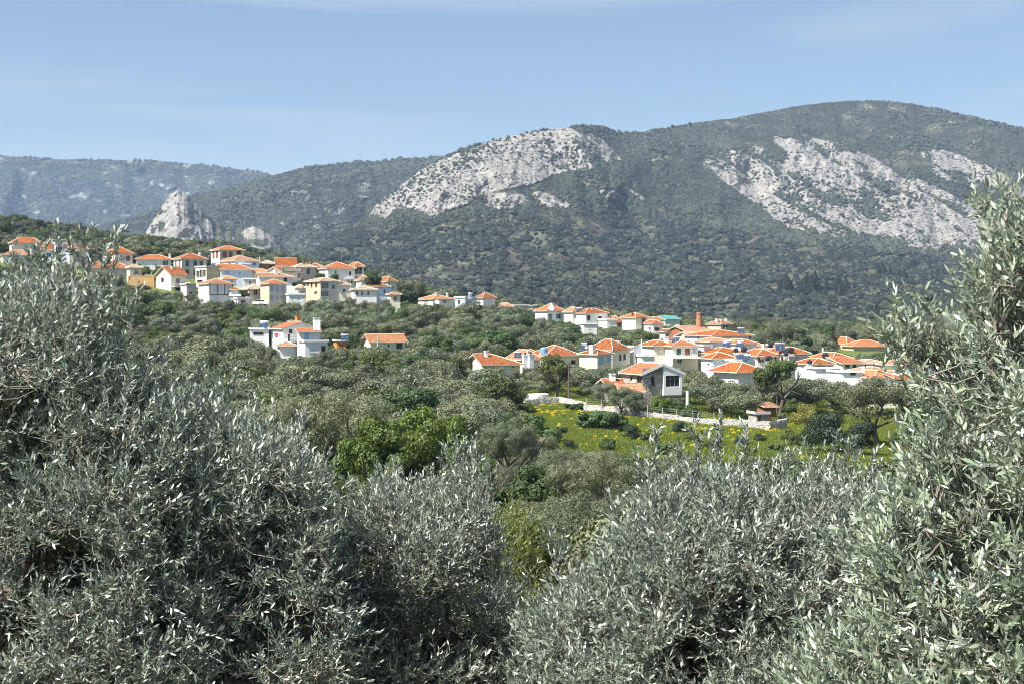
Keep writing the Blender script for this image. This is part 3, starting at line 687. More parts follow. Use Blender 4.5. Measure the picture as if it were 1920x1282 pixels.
def H(label, uL, uC, uR, yR, yE, yB, D, roof='hip', wall='white', win=(), th=35, tile='tile', chim=(), balc=(), depth=None, over=0.45,
      base=4.0, cat='house', name='house', wallF=None, rect=True, rightwin=True, width=None, clear_to=None):
    if tile == 'tile' and roof != 'flat' and sum(map(ord, label)) % 10 < 3: tile = 'tile_faded'
    s = F/D; t = R(th); w = (uR-uC)/(s*math.cos(t)); d = (uC-uL)/(s*math.sin(t)) if uC-uL > 2 else (depth or 7.0)
    if depth: d = depth
    w = max(w, 0.5); c0 = P(uC, yB, D); h = (yB-yE)/s; rise = max(0.0, (yE-yR)/s)
    e = empty(name, tuple(c0), t); tag(e, label, cat)
    m = MB(); hF, hL, jobs = [], [], []
    for (u, y, ww, hh, sty) in win:
        if ww < 9: ww *= 1.35; hh *= 1.18
        z0, z1 = (yB-y-hh/2)/s, (yB-y+hh/2)/s
        if u >= uC: cth = math.cos(t); a = (u-uC-ww/2)/(s*cth); b = (u-uC+ww/2)/(s*cth); a = max(a, 0.1); b = min(b, w-0.1); hF.append((a, b, z0, z1)); jobs.append(('F', a, b, z0, z1, sty))
        else:
            cth = math.sin(t); a = (uC-u-ww/2)/(s*cth); b = (uC-u+ww/2)/(s*cth); a = max(a, 0.1); b = min(b, d-0.1); hL.append((a, b, z0, z1)); jobs.append(('L', a, b, z0, z1, sty))
    wall_faces(m, 'F', w, -base, h, hF, mi=1); wall_faces(m, 'L', d, -base, h, hL, mi=0)
    m.face([(w, 0, -base), (w, d, -base), (w, d, h), (w, 0, h)], 0); m.face([(w, d, -base), (0, d, -base), (0, d, h), (w, d, h)], 0)
    m.box(0.31, 0.31, -base, w-0.31, d-0.31, h-0.25, 2)
    if roof == 'gableF' : m.face([(0, 0, h), (w, 0, h), (w/2, 0, h+rise*0.93)], 1); m.face([(w, d, h), (0, d, h), (w/2, d, h+rise*0.93)], 0)
    if roof in ('gableL', 'halfhip'): m.face([(0, d, h), (0, 0, h), (0, d/2, h+rise*0.93)], 0); 
    if roof == 'gableL': m.face([(w, 0, h), (w, d, h), (w, d/2, h+rise*0.93)], 0)
    if roof == 'shed': m.face([(0, d, h), (0, 0, h), (0, d, h+rise)], 0); m.face([(w, 0, h), (w, d, h), (w, d, h+rise)], 0); m.face([(w, d, h), (0, d, h), (0, d, h+rise), (w, d, h+rise)], 0)
    if roof == 'shedL': m.face([(0, 0, h), (w, 0, h), (w, 0, h+rise)], 1); m.face([(w, d, h), (0, d, h), (w, d, h+rise)], 0); m.face([(w, 0, h), (w, d, h), (w, d, h+rise), (w, 0, h+rise)], 0)
    m.build('wall', (wall, wallF or wall, 'interior'), e)
    for j in jobs: window_on(e, *j)
    if roof == 'flat':
        r_ = MB(); r_.box(-0.25, -0.25, h+0.003, w+0.25, d+0.25, h+0.16); r_.box(-0.25, -0.25, h+0.16, w+0.25, -0.1, h+0.38); r_.box(-0.25, -0.1, h+0.16, -0.1, d+0.25, h+0.38)
        rf = r_.build('roof', tile if tile != 'tile' else 'white_clean', e)
    else: rf = roof_on(e, w, d, h, rise, roof, tile, over)
    for (u, yt, yb, wd, mt) in chim:
        fx = min(max((u-uC)/(s*math.cos(t)) + d*0.35*math.tan(t), 0.4), w-0.4); c = MB(); z1, z0 = (yB-yt)/s, (yB-yb)/s-1.2; hw = wd/2; fy = d*0.35
        c.box(fx-hw, fy-hw, z0, fx+hw, fy+hw, z1); c.box(fx-hw-0.08, fy-hw-0.08, z1+0.003, fx+hw+0.08, fy+hw+0.08, z1+0.1); c.bar((fx, fy, z1+0.1), (fx, fy, z1+0.45), 0.13, m=1, n=8)
        c.build('chimney', (mt, 'black_plastic'), rf)
    for (a, b, y, out) in balc:
        cth = math.cos(t); x0, x1, z = (a-uC)/(s*cth), (b-uC)/(s*cth), (yB-y)/s; k = MB(); k.box(x0, -out, z-0.15, x1, -0.003, z)
        bo = k.build('balcony', 'white_clean', e); q = MB()
        q.box(x0, -out, z+0.95, x1, -out+0.05, z+1.0)
        n_ = max(3, int((x1-x0)/0.35))
        for i in range(n_+1): xx = x0+(x1-x0-0.04)*i/n_; q.box(xx, -out+0.01, z+0.002, xx+0.03, -out+0.04, z+0.948)
        q.build('railing', 'grey_frame', bo)
    if rect: CLEAR.append((min(uL, uC)-1, yR-2, uR+1, clear_to or vis_bottom(uC, yE, yB, D), D))
    e['wd'] = (w, d, h); return e

VV = 'hillside village'
# ---- hillside village, left
H('cream house with orange hipped roof, highest at the far left of the village', 8, 24, 72, 444, 455, 486, 440, wall='cream', win=[(60,464,5,10,'d')], th=30)
H('white house with low orange roof just below the cream house at the far left', -15, 5, 57, 467, 478, 505, 425, win=[(25,488,5,7,'b')], th=25)
H('white house with small orange roof beside the cream house, terrace slab in front', 72, 78, 103, 453, 468, 492, 436, win=[(90,478,6,7,'d')], th=20)
H('pale flat roofed white house seen through the olive sprigs', 96, 104, 128, 455, 457, 490, 434, roof='flat', wall='pale_blue', win=[(112,466,5,6,'d')], th=25)
H('white house with orange hip roof and white chimney partly behind olive leaves', 118, 130, 160, 456, 467, 500, 432, win=[(145,474,5,6,'b')], chim=[(143,456,462,0.7,'white_clean')], th=28)
H('broad orange hip roofed house with dark window in its pinkish grey wall', 180, 216, 243, 462, 475, 508, 425, wall='pinkish', win=[(236,484,5,9,'d'),(198,484,5,7,'b')], th=38)
H('small orange roofed house half hidden under the broad hip roof at the left', 150, 165, 232, 489, 502, 530, 412, wall='pinkish', th=25)
H('long low white house with orange roof and a dark window at its right end', 242, 255, 317, 477, 485.5, 512, 425, win=[(307,493,7,8,'d'),(290,498,3,7,'l'),(272,497,4,5,'p')], th=14, depth=7, chim=[(314,475,480,0.6,'white_clean')])
H('two storey house with stone corners and white left wall under orange hip roof', 317, 341, 382, 474, 485, 540, 418, wall='white', wallF='plaster_grey', win=[(323.5,493,3.5,9,'b'),(334,493,3.5,9,'b'),(350,494,4.5,9,'k'),(363,494,4.5,9,'k'),(373,494,4.5,9,'k'),(350,511,4.5,9,'k'),(363,511,4,9,'k')], th=33, chim=[(367,472,479,0.6,'white_clean')])
H('cream gabled house with small brown balcony, below the stone cornered house', 286, 321, 343, 499, 516, 553, 392, roof='gableL', wall='cream', win=[(301,525,6,8,'d'),(331,527,4,9,'d'),(332,545,10,11,'o')], balc=[(322,346,537,1.2)], chim=[(318,500,508,0.6,'cream')], th=50, over=0.6)
H('small pale house with broken orange roof edge above the ochre wall', 232, 244, 263, 495, 502, 522, 405, wall='pinkish', win=[(254,510,4,6,'b')], th=30, tile='tile_old')
H('square mansion with damaged hip roof and brown shutters, topmost of the village', 388, 412, 452, 460, 468.5, 500, 432, wall='white', wallF='pinkish', win=[(395,477,4.5,11,'b'),(404.5,477,4.5,11,'b'),(420,477,5.5,9,'b'),(430,477,5,9,'b'),(444,473,6,7,'o')], th=34, tile='tile_light')
H('white and blue house with broad orange roof directly below the square mansion', 404, 440, 479, 477.5, 489, 512, 418, wall='white', wallF='blue', win=[(472,494,4,5,'d'),(428,496,4,5,'d')], th=42, chim=[(437,486,492,0.5,'white_clean')])
H('unfinished flat roofed house with open cream balcony rooms and rough tan side wall', 361, 387, 409, 500, 501, 545, 398, roof='flat', wall='cream', wallF='plaster_tan', win=[(366,514,5,11,'o'),(374,513,6,13,'d'),(382,513,5,11,'o'),(371,528,14,6,'o')], th=45, tile='concrete')
H('pale house with long orange roof and blue shutters in the middle of the village', 404, 413, 470, 495, 505, 527, 400, roof='halfhip', wall='white', wallF='pale_blue', win=[(425,513,7,9,'l'),(437,512,2.5,4,'l'),(447,512.5,4.5,5,'l')], th=18, depth=7.5, chim=[(452,499,507,0.5,'white_clean')])  # bluish shade on the white front wall is put into its colour
H('cream house with long orange porch roof on thin posts', 452, 456, 506, 503, 510, 527, 404, wall='cream', win=[(465,517,5,8,'o'),(454.6,517,1.2,7,'o'),(490,516,4,6,'d')], th=10, depth=6)
H('low house with brown hip roof and pale blue walls behind the brown panelled house', 404, 420, 440, 516, 523, 545, 385, wall='pale_blue', win=[(433,530,3,6,'d')], th=38, tile='tile_brown')
H('tall white house with brown panelled upper floor of three windows, nearest on the slope', 363, 392.5, 431, 522, 532, 576, 362, wall='white', win=[(402,541,6,11,'p'),(412,541,5,11,'p'),(421.5,541,5,11,'p'),(402,561,4,9,'p'),(422,561,4,9,'p'),(411,566,2,2.5,'d'),(385,556,4,6,'p')], th=35)
H('small house with orange lean-to roof beside the brown panelled house', 431, 433, 448, 538, 543, 572, 364, wall='white', win=[(443,556,4,7,'o')], th=15, depth=5)
H('low white house with grey brown roof and two dark windows, centre of the front row', 441, 467, 500, 534, 542, 572, 372, wall='pinkish', win=[(478.5,549,5,9,'d'),(491,550,4,10,'o')], th=30, tile='tile_old')
H('grey walled house with orange hip roof and shuttered windows in two rows', 482, 505, 534, 523, 532, 573, 366, wall='plaster_tan', wallF='plaster_grey', win=[(509.5,541,4.5,10,'s'),(518.5,542,4.5,12,'s'),(527,541,4,10,'s'),(509,559,4,10,'s'),(518,560,3,9,'s'),(527,558,4,6,'s')], th=33)
H('white house with orange roof and white chimney above the grey walled house', 477, 486, 545, 511, 519, 545, 385, roof='halfhip', wall='white', win=[(533,524,5,7,'o')], th=16, depth=7, chim=[(514,509,516,0.9,'white_clean')])
H('cream gabled house with orange roof behind the white chimney house', 497, 528, 558, 500, 510, 530, 396, roof='gableL', wall='cream', win=[(531,506,1.5,6,'g'),(555,516,4,8,'d')], th=55)
H('steep bright orange roof with white gable end, upper edge of the village', 514, 518, 555, 483, 499, 515, 420, roof='gableL', wall='white', th=12, depth=9, over=0.3)
H('old low shed with brown tiled roof and dark timber porch', 482, 490, 514, 488, 494, 508, 424, wall='brown_wood', win=[(507,500,6,6,'o')], th=20, tile='tile_old')
H('beige house with grey tiled hip roof and tall dark green window', 541, 557, 590, 493, 501, 527, 408, wall='plaster_tan', wallF='pinkish', win=[(576.5,509,4.5,10,'g'),(562,506,4,3,'b')], th=28, tile='tile_old', chim=[(567,487,494,0.5,'brick_red'),(580,489,495,0.4,'brick_red')])
H('small beige house with orange roof and round dark window beside the big white house', 580, 583, 602, 493, 500, 525, 412, wall='plaster_tan', win=[(593,507,4,4,'o')], th=15, depth=6)
H('big white house with wide orange roof at the right end of the upper village', 600, 614, 663, 490, 503, 545, 396, wall='white', win=[(629,511,2.5,6,'d'),(654.5,512,3,6,'k'),(652.5,529.5,2.5,6,'d'),(657.5,529.5,2.5,6,'d'),(638,528,2.5,5,'d')], th=24, depth=8, balc=[(644,663,523,1.0)])
H('pillared wing of the big white house with deep shaded balconies', 660, 664, 681, 491, 500, 545, 400, wall='white', win=[(669,507,5,13,'o'),(676,507,4.5,13,'o'),(669,528,5,14,'o'),(676,528,4.5,13,'o')], th=20, depth=8, balc=[(664,682,516,1.2)])
H('old stone house with flat grey tiled roof and rows of small dark windows', 567, 601, 633, 520, 527, 566, 372, wall='plaster_tan', wallF='plaster_grey', win=[(572,532,3,5,'k'),(580.5,534,3,7,'k'),(591,534,3,7,'k'),(605.5,536,4,10,'d'),(611.5,536,4,10,'d'),(623,538,4,8,'g'),(605,551,4,9,'d'),(611.5,551,4,9,'d'),(590,549,5,4,'o')], th=38, tile='tile_old')
H('low white building with awning at the foot of the old stone house', 535, 541, 569, 552, 553, 580, 362, roof='flat', wall='white', win=[(549,561,4,7,'p'),(560,562,4,7,'p')], th=15, depth=5)
H('white house with grey tiled roof and three narrow windows, right end of the village front', 660, 664, 705, 536, 543, 573, 372, wall='white', win=[(669.5,550,3,7,'d'),(679,550.5,3,7.5,'d'),(690,550.5,3,7.5,'d')], th=14, depth=7, tile='tile_old')
H('pale blue house with orange hip roof behind the three window house', 682, 690, 729, 529, 537, 568, 380, wall='pale_blue', win=[(720,547,3,7,'d')], th=20, depth=8)
H('small house showing only an orange roof right of the big white house', 672, 677, 693, 517, 525, 545, 392, wall='white', th=20, depth=6)
H('pale green house with terracotta roof and light canopy at the right end of the village', 706, 727, 742, 518, 528, 566, 388, wall='pale_green', win=[(736,540,3,6,'d')], th=45, tile='tile_light')
H('low whitewashed house with flat roof below the orange lean-to', 436, 446, 466, 559, 560, 580, 358, roof='flat', wall='white', win=[(455,566,6,6,'b'),(441,566,3,7,'o')], th=30)
H('plain pale storage house with flat roof between orange roofs in mid village', 452, 458, 478, 523, 524, 545, 392, roof='flat', wall='plaster_grey', win=[(468,530,3,5,'d')], th=14, depth=5)
H('tan stone hut with grey roof beside the cream gabled house', 343, 348, 362, 530, 536, 562, 388, roof='hip', wall='plaster_tan', win=[(355,545,3,7,'o')], th=25, depth=6, tile='tile_old')
H('pale concrete stair block in shade left of the brown panelled house', 344, 350, 366, 533, 534, 578, 374, roof='flat', wall='concrete', win=[(357,552,4,8,'o')], th=28, depth=6, tile='concrete')
H('small whitewashed house tucked behind the awning by the stone house', 553, 558, 572, 534, 540, 566, 378, wall='white', win=[(565,549,3,6,'s')], th=20, depth=5, tile='tile_old')
H('beige house end with narrow shutters at the foot of the big white house', 632, 635, 655, 528, 534, 566, 384, wall='cream', win=[(645,545,4,6,'g')], th=18, depth=6, tile='tile_old')
H('pale low house with patio wall at the right tip of the village front', 728, 732, 750, 548, 552, 572, 372, wall='cream', win=[(741,559,3,5,'b')], th=15, depth=5, tile='tile_light')
H('white terrace house under the damaged mansion, grey parapet', 448, 452, 468, 495, 496, 518, 414, roof='flat', wall='white', win=[(460,503,3,6,'d')], th=18, depth=5)
# ---- houses lower down in the olive groves, left
H('white villa with gabled orange roof, its shaded gable end turned to the valley', 499, 531, 592, 603, 616, 668, 285, roof='gableF', wall='white', win=[(544,621,4.5,6.5,'k'),(541,633,3,11,'k'),(513,630,8,8,'d')], th=30, chim=[(553,594,602,0.8,'orange_paint')], balc=[(527,600,640,2.2)])
H('square wing of the white villa with little orange roof and pale blue shutter', 553, 561, 598, 615.5, 621, 668, 279, roof='shed', wall='white', win=[(575,631,10,15,'l')], th=14, depth=4, chim=[(594.5,597,620,1.3,'white_clean')])
H('low orange roofed annex in front of the white villa', 520, 524, 553, 640.5, 648, 670, 272, wall='white', th=14, depth=5)
H('flat roofed wing with solar heater left of the white villa', 464, 470, 503, 617, 618, 655, 289, roof='flat', wall='white', win=[(484,625,18,4,'k')], th=12, depth=7)
H('white bungalow with long orange roof, white gable edge and open porch', 680, 696, 758, 627, 641, 668, 305, roof='gableL', wall='white', win=[(728,648,3,6,'d'),(748,648,12,12,'o')], th=16, depth=9, over=0.7)
H('tiny white hut with orange posts carrying a solar heater', 627, 631, 648, 639, 640, 662, 285, roof='flat', wall='orange_paint', win=[(640,650,4,7,'o')], th=16, depth=4)
H('flat roofed white garage block with terrace on top, in front of the white villa', 553, 572, 612, 640, 641, 672, 266, roof='flat', wall='white', win=[(605,654,6,10,'o'),(585,656,8,8,'p')], th=22)
# ---- ridge row in the middle
H('long low house with orange roof at the left of the ridge row', 781, 812, 850, 552, 561, 585, 415, wall='white', win=[(833,566,5,6,'d')], th=36, chim=[(817,549,555,0.5,'white_clean'),(844,549,555,0.5,'white_clean')])
H('bright blue flat roofed house with roof terrace and one dark window', 852, 872, 893, 558, 559, 592, 405, roof='flat', wall='blue', win=[(887,568,5,7,'d'),(878,567,2.5,3,'d'),(860,567,4,7,'o')], th=42)
H('white house with pyramid orange roof right of the blue house', 892, 906, 928, 549, 558.5, 588, 412, wall='white', win=[(920,566,6,5,'p'),(899,566,4,5,'p')], th=35)
H('low grey house with a sliver of orange roof among trees on the ridge', 941, 946, 961, 568, 575, 595, 410, wall='plaster_grey', th=20, depth=7)
H('long grey flat roofed building with a red vent pipe on the ridge', 960, 962, 1006, 572.5, 573.5, 596, 425, roof='flat', wall='concrete', th=8, depth=6, tile='concrete', win=[(985,581,4,5,'d')])
H('white and blue house with terracotta hip roof and dark paired windows, left of three alike', 1004, 1026, 1060, 570, 583, 610, 402, wall='pale_blue', win=[(1032,594,5,9,'d'),(1048,593.5,7,8,'d')], th=32, chim=[(1037,569,581,0.7,'white_clean')])
H('white house with orange roof between two others on the ridge, solar panel above it', 1058, 1074, 1094, 575, 585, 612, 400, wall='white', win=[(1064,596,4,5,'p')], th=36)
H('white house with orange roof and two dark windows, right of three alike on the ridge', 1078, 1098, 1141, 578, 587, 622, 396, wall='white', win=[(1096,596,0.1,0.1,'d'),(1126,597,6,6,'k'),(1104,596,5,8,'k')], th=30, chim=[(1112,578,584,0.4,'white_clean')])
H('small white lean-to wing stepping down right of the ridge houses', 1134, 1138, 1157, 598, 600, 625, 392, roof='flat', wall='white', th=20, depth=6)
H('low orange roofed house between white wing and tall cream house', 1140, 1146, 1170, 593, 603, 625, 402, wall='plaster_tan', win=[(1162,608,3,4,'b')], th=18, depth=6)
H('tall cube shaped cream and white house with one brown window high on its wall', 1168.5, 1192, 1216, 586, 595, 634, 388, wall='cream', win=[(1208,603,4.5,10,'b'),(1208,616,4,4,'b'),(1179,609,2,6,'p')], th=43, chim=[(1172,587,593,0.5,'brick_red')], tile='tile_light')
H('narrow white house with small orange roofs and covered porch right of the cream cube', 1216, 1224, 1243, 600, 606, 640, 384, wall='white', win=[(1232,617,7,5,'o'),(1219,617,3,5,'d')], th=20, depth=6)
H('terracotta roofed house with white balustrade seen above the narrow white house', 1218, 1222, 1245, 594, 600, 615, 405, wall='pinkish', th=14, depth=6, tile='tile_light')
H('long shed with teal metal roof beyond the ridge', 1243, 1246, 1275, 593, 598, 612, 430, roof='gableL', wall='pale_green', th=10, depth=10, tile='teal_roof', cat='shed', name='shed')
H('old mill hall with wide dark brown roof beside the brick smokestack', 1277, 1290, 1340, 612, 622, 645, 372, roof='gableL', wall='brick_red', th=24, depth=12, tile='tile_brown', cat='mill', name='mill')
H('low brown roofed outbuilding in front of the mill hall', 1286, 1296, 1316, 623, 630, 645, 352, roof='gableL', wall='plaster_tan', th=25, depth=7, tile='tile_brown')
H('small house with pale orange pyramid roof standing alone right of the smokestack', 1330, 1352, 1376, 599, 608, 625, 430, wall='plaster_tan', win=[(1362,612,8,4,'o')], th=40, tile='tile_light', chim=[(1346,598,604,0.6,'white_clean'),(1369,598,604,0.7,'white_clean')])
H('little white arched hut below the narrow white house', 1243, 1247, 1258, 617, 622, 640, 380, roof='gableF', wall='white', win=[(1252,629,3,7,'o')], th=15, depth=4, cat='hut', name='hut')
H('low white wall fragment of a house among trees below the ridge houses', 1088, 1094, 1120, 607, 608, 628, 376, roof='flat', wall='white', win=[(1105,614,3,4,'p')], th=14, depth=5)
H('long white garage wall between flat block and twin roofed villa', 1200, 1204, 1228, 667, 668, 700, 277, roof='flat', wall='white', win=[(1214,675,6,6,'p')], th=12, depth=5)
# ---- lower village, right
H('tall white house with wide orange roof, biggest block of the lower village', 1310, 1336, 1416, 618.5, 629, 708, 305, wall='white', wallF='cream', win=[(1315,637,4,9,'l'),(1413,633,3,8,'o')], th=26, depth=11)
H('narrow white tower like wall with small windows at the left of the lower village', 1311, 1319, 1334, 648, 649, 712, 288, roof='flat', wall='white', win=[(1322.5,667.5,2.5,3,'d'),(1330,684.5,3.5,5,'d')], th=28)
H('white house with brown orange roof below the biggest block', 1323, 1333, 1376, 633.5, 640, 690, 298, wall='white', win=[(1338,648,3,4,'p'),(1352,648,3,4,'p')], th=18, depth=8, tile='tile_brown')
H('white house with orange roof and tall white chimney, third row of the lower village', 1372, 1388, 1422, 636, 644, 690, 296, wall='white', th=25, depth=8, chim=[(1406,642,658,0.9,'white_clean')])
H('house with broad orange roof above the white and teal terrace', 1326, 1340, 1408, 651.5, 662, 705, 283, wall='white', win=[(1352,667,5,3,'p')], th=20, depth=8, tile='tile')
H('pale teal walled house with low orange roof and garage door', 1325, 1336, 1382, 660, 671.5, 708, 274, wall='pale_blue', win=[(1344,680,17,8,'p'),(1330.5,684,2.5,4,'d')], th=18, depth=5, tile='tile')
H('low white flat terrace building crowded with tanks and solar heaters', 1370, 1378, 1418, 676, 677, 712, 270, roof='flat', wall='white_clean', win=[(1400,683,5,5,'d')], th=14, depth=7)
H('cream house with large pale ridged orange hip roof, in front of the lower village', 1356, 1384, 1431, 680, 697, 735, 252, wall='white', win=[(1404,707,9,14,'p')], th=24, depth=8, over=0.9)
H('white house with orange roof and brown shuttered windows, middle of the lower village', 1409, 1420, 1462, 654.5, 667, 706, 278, wall='cream', win=[(1422.5,673,4.5,6,'b'),(1429,676,7,6,'d'),(1441,673,4,7,'b'),(1456,672,4,7,'o')], th=16, depth=8, chim=[(1440,648,657,0.9,'cream')])
H('orange roofed house behind the brown shuttered house', 1421, 1430, 1474, 646, 653, 690, 296, wall='white', th=18, depth=8, tile='tile')
H('grey block like house with blank side wall and orange roof', 1464, 1480, 1520, 651, 662.5, 706, 276, wall='white', wallF='plaster_grey', win=[(1472,673,5,7,'b'),(1494,671,1.5,4,'d')], th=24, depth=9)
H('small house with orange hip roof behind the palm', 1518, 1524, 1566, 672, 682, 706, 268, wall='white', win=[(1535,688,5,5,'o')], th=16, depth=7)
H('orange hip roofed house behind the palm and further back', 1545, 1562, 1602, 661, 672, 700, 292, wall='cream', win=[(1580,674,6,3,'p')], th=26, depth=8)
H('house with low sloping orange roof and pergola right of the palm', 1575, 1580, 1620, 669.5, 680.5, 706, 272, roof='shed', wall='cream', win=[(1604,687,6,8,'o'),(1590,686,7,5,'o')], th=14, depth=6)
H('long low white house with weathered grey roof', 1612, 1620, 1666, 674, 681, 706, 280, wall='cream', win=[(1624,687,5,6,'b'),(1640,686,3,4,'k'),(1655,687,5,4,'k')], th=12, depth=7, tile='tile_old')
H('long white terrace wall building in front of the palm house', 1522, 1528, 1578, 690, 691, 712, 254, roof='flat', wall='white_clean', th=10, depth=4, win=[(1556,696,4,4,'p')])
H('white flat roofed house with a dark opening, right of the terrace building', 1572, 1580, 1620, 697, 698, 722, 246, roof='flat', wall='white_clean', win=[(1601,700.5,12,5,'o'),(1612,707,3,6,'p')], th=12, depth=6)
H('orange roofed house with white chimney near the right hand olive branches', 1618, 1630, 1678, 688, 697, 716, 258, wall='white', th=20, depth=7, chim=[(1629,690,700,1.0,'white_clean')])
H('house with faded orange roof low down by the right hand olive branches', 1616, 1640, 1694, 695, 707, 730, 244, wall='white', win=[(1684,712,4,5,'b')], th=26, depth=8)
H('distant house with two joined orange roofs deep in the groves', 1571, 1588, 1614, 632, 645, 665, 420, wall='plaster_tan', th=35, tile='tile_light', depth=9)
H('distant orange roofed long house right of the joined roofs', 1590, 1600, 1668, 637.5, 649, 668, 412, wall='plaster_tan', th=10, depth=8, tile='tile_light')
H('white house with orange roof showing between the right hand olive twigs', 1684, 1700, 1760, 672, 684, 715, 262, wall='white', win=[(1720,695,6,7,'d'),(1740,695,6,7,'b')], th=24, depth=8)
H('second white house with orange roof farther right behind the olive twigs', 1770, 1785, 1850, 665, 680, 715, 268, wall='white', win=[(1800,694,6,7,'d'),(1828,694,6,7,'b')], th=22, depth=8)
H('low orange roofed house under the white houses behind the right hand twigs', 1700, 1712, 1770, 700, 712, 740, 240, wall='white', th=20, depth=7)
# ---- villas above the meadow
H('yellow house with long orange roof and cream gable end, left of the yellow villas', 884, 907, 975, 664, 683, 715, 262, roof='halfhip', wall='cream', wallF='yellow', win=[(951,694,10,14,'p'),(962.5,688,3,3,'d')], th=20, depth=9.5, over=0.6, chim=[(911,659,664,0.6,'white_clean')])
H('yellow house with two tall white chimneys in its front wall', 962, 985, 1013, 656, 674, 712, 272, wall='yellow', win=[(1007,684,3,7,'p')], th=30, depth=7, chim=[])
H('house with orange hip roof behind the two white chimneys', 978, 990, 1012, 655, 664, 690, 290, wall='cream', th=30)
H('orange roofed yellow house with blue veranda posts, middle of the yellow villas', 1011, 1026, 1086, 648, 666, 706, 280, wall='cream', win=[(1076,679,10,8,'o'),(1030,668,8,4,'p')], th=24, depth=8, chim=[(1048,656,668,0.5,'cream'),(1055,652,670,0.7,'cream')])
H('yellow house with low orange roof and big pale blue shutters', 1088, 1120, 1149, 655, 663.5, 708, 268, wall='yellow', win=[(1128,676,11,17,'l'),(1142,674,9,15,'l'),(1100,671,3,3,'p')], th=44, chim=[(1090,648,668,0.9,'white_clean')])
H('yellow villa with the highest orange hip roof and two brown windows', 1104, 1148, 1184, 636.5, 656, 706, 276, wall='cream', win=[(1173,669,4,9,'k'),(1182,668,0.1,0.1,'k'),(1164,670,4,9,'k')], th=45, chim=[(1163,640,654,0.7,'cream')])
H('flat roofed white block at the right of the yellow villas', 1180, 1188, 1202, 650, 651, 700, 280, roof='flat', wall='white', win=[(1196,668,4,7,'d')], th=35)
H('white and cream villa with twin orange roofs, left half with blank wall', 1222, 1226, 1262, 638.5, 648, 704, 290, wall='cream', win=[(1252,655,5,5,'p'),(1235,653,4,3,'p')], th=14, depth=8, chim=[(1258,632,650,0.9,'white_clean')])
H('right half of the twin roofed villa with paired shutters and a long balcony', 1258, 1262, 1310, 638, 648.5, 704, 286, wall='cream', win=[(1273,659,7,11,'g'),(1290,659,7,10,'b'),(1303,657,5,9,'l'),(1275,677,9,8,'d')], th=14, depth=8, balc=[(1226,1311,670,1.8)])
st = H('two storey rubble stone house with white bargeboards and one big glazed bay', 1174, 1204.5, 1280, 682, 700.5, 760, 222, roof='gableF', wall='stone', wallF='stone', win=[(1226,692,3,4,'o'),(1225,713,5,14,'k'),(1187,710,2.5,6,'k'),(1199.5,713,6,13,'k')], th=22, over=0.55, tile='tile_light', base=5)
w_, d_, h_ = st['wd']
def stone_extras():
    s = F/222; c = math.cos(R(22)); x0 = (1243-1204.5)/(s*c); zt = (760-700.5)/s; zb = (760-741)/s; r = (700.5-682)/s
    gx = lambda x: zt + r*0.93*(1-abs(x-w_/2)/(w_/2))
    m = MB(); dp = -0.5; w0, w1 = (1247.5-1204.5)/(s*c), (1275-1204.5)/(s*c); z0, z1 = (760-725)/s, (760-704)/s
    # white rendered bay standing proud of the stone, with a real opening for the glazing
    for (a, b, p, q) in ((x0, w0, zb, None), (w1, w_, zb, None), (w0, w1, zb, z0)):
        if q is None: m.face([(a, dp, p), (b, dp, p), (b, dp, gx(b)-0.1), (a, dp, gx(a)-0.1)])
        else: m.face([(a, dp, p), (b, dp, p), (b, dp, q), (a, dp, q)])
    m.face([(w0, dp, z1), (w1, dp, z1), (w1, dp, gx(w1)-0.1), (w0, dp, gx(w0)-0.1)])
    m.face([(x0, 0, zb), (x0, dp, zb), (x0, dp, gx(x0)-0.1), (x0, 0, gx(x0)-0.1)]); m.face([(w_, dp, zb), (w_, 0, zb), (w_, 0, zt), (w_, dp, zt-0.1)])
    m.face([(x0, 0, zb), (w_, 0, zb), (w_, dp, zb), (x0, dp, zb)])
    for q in ([(w0, dp, z0), (w0, dp+.3, z0), (w0, dp+.3, z1), (w0, dp, z1)], [(w1, dp, z1), (w1, dp+.3, z1), (w1, dp+.3, z0), (w1, dp, z0)], [(w0, dp, z1), (w0, dp+.3, z1), (w1, dp+.3, z1), (w1, dp, z1)], [(w1, dp, z0), (w1, dp+.3, z0), (w0, dp+.3, z0), (w0, dp, z0)]): m.face(q)
    bay = m.build('bay', 'white_clean', st)
    f = MB(); n = 3
    for i in range(n+1): x = w0+0.004+(w1-w0-0.07)*i/n; f.box(x, dp+0.14, z0+0.004, x+0.06, dp+0.2, z1-0.004)
    f.box(w0, dp+0.145, z1-0.55, w1, dp+0.195, z1-0.49)
    f.box(w0, dp+0.146, z0+0.004, w1, dp+0.194, z0+0.06); gl = f.build('window_frame', 'grey_frame', bay)
    g = MB(); g.box(w0, dp+0.165, z0, w1, dp+0.175, z1); g.build('pane', 'glass_dark', bay)
    b = MB(); o = 0.55; T = zt+r
    for (yy0, yy1) in ((-o-0.06, -o), (d_+o, d_+o+0.06)):
        for (xa, xb) in ((-o, w_/2), (w_+o, w_/2)):
            b.face([(xa, yy0, zt-0.32), (xb, yy0, T-0.32), (xb, yy0, T+0.12), (xa, yy0, zt+0.12)]); b.face([(xa, yy1, zt+0.12), (xb, yy1, T+0.12), (xb, yy1, T-0.32), (xa, yy1, zt-0.32)])
            b.face([(xa, yy0, zt+0.12), (xb, yy0, T+0.12), (xb, yy1, T+0.12), (xa, yy1, zt+0.12)]); b.face([(xa, yy1, zt-0.32), (xb, yy1, T-0.32), (xb, yy0, T-0.32), (xa, yy0, zt-0.32)])
            b.face([(xa, yy0, zt-0.32), (xa, yy0, zt+0.12), (xa, yy1, zt+0.12), (xa, yy1, zt-0.32)])
    b.build('bargeboard', 'white_clean', st)
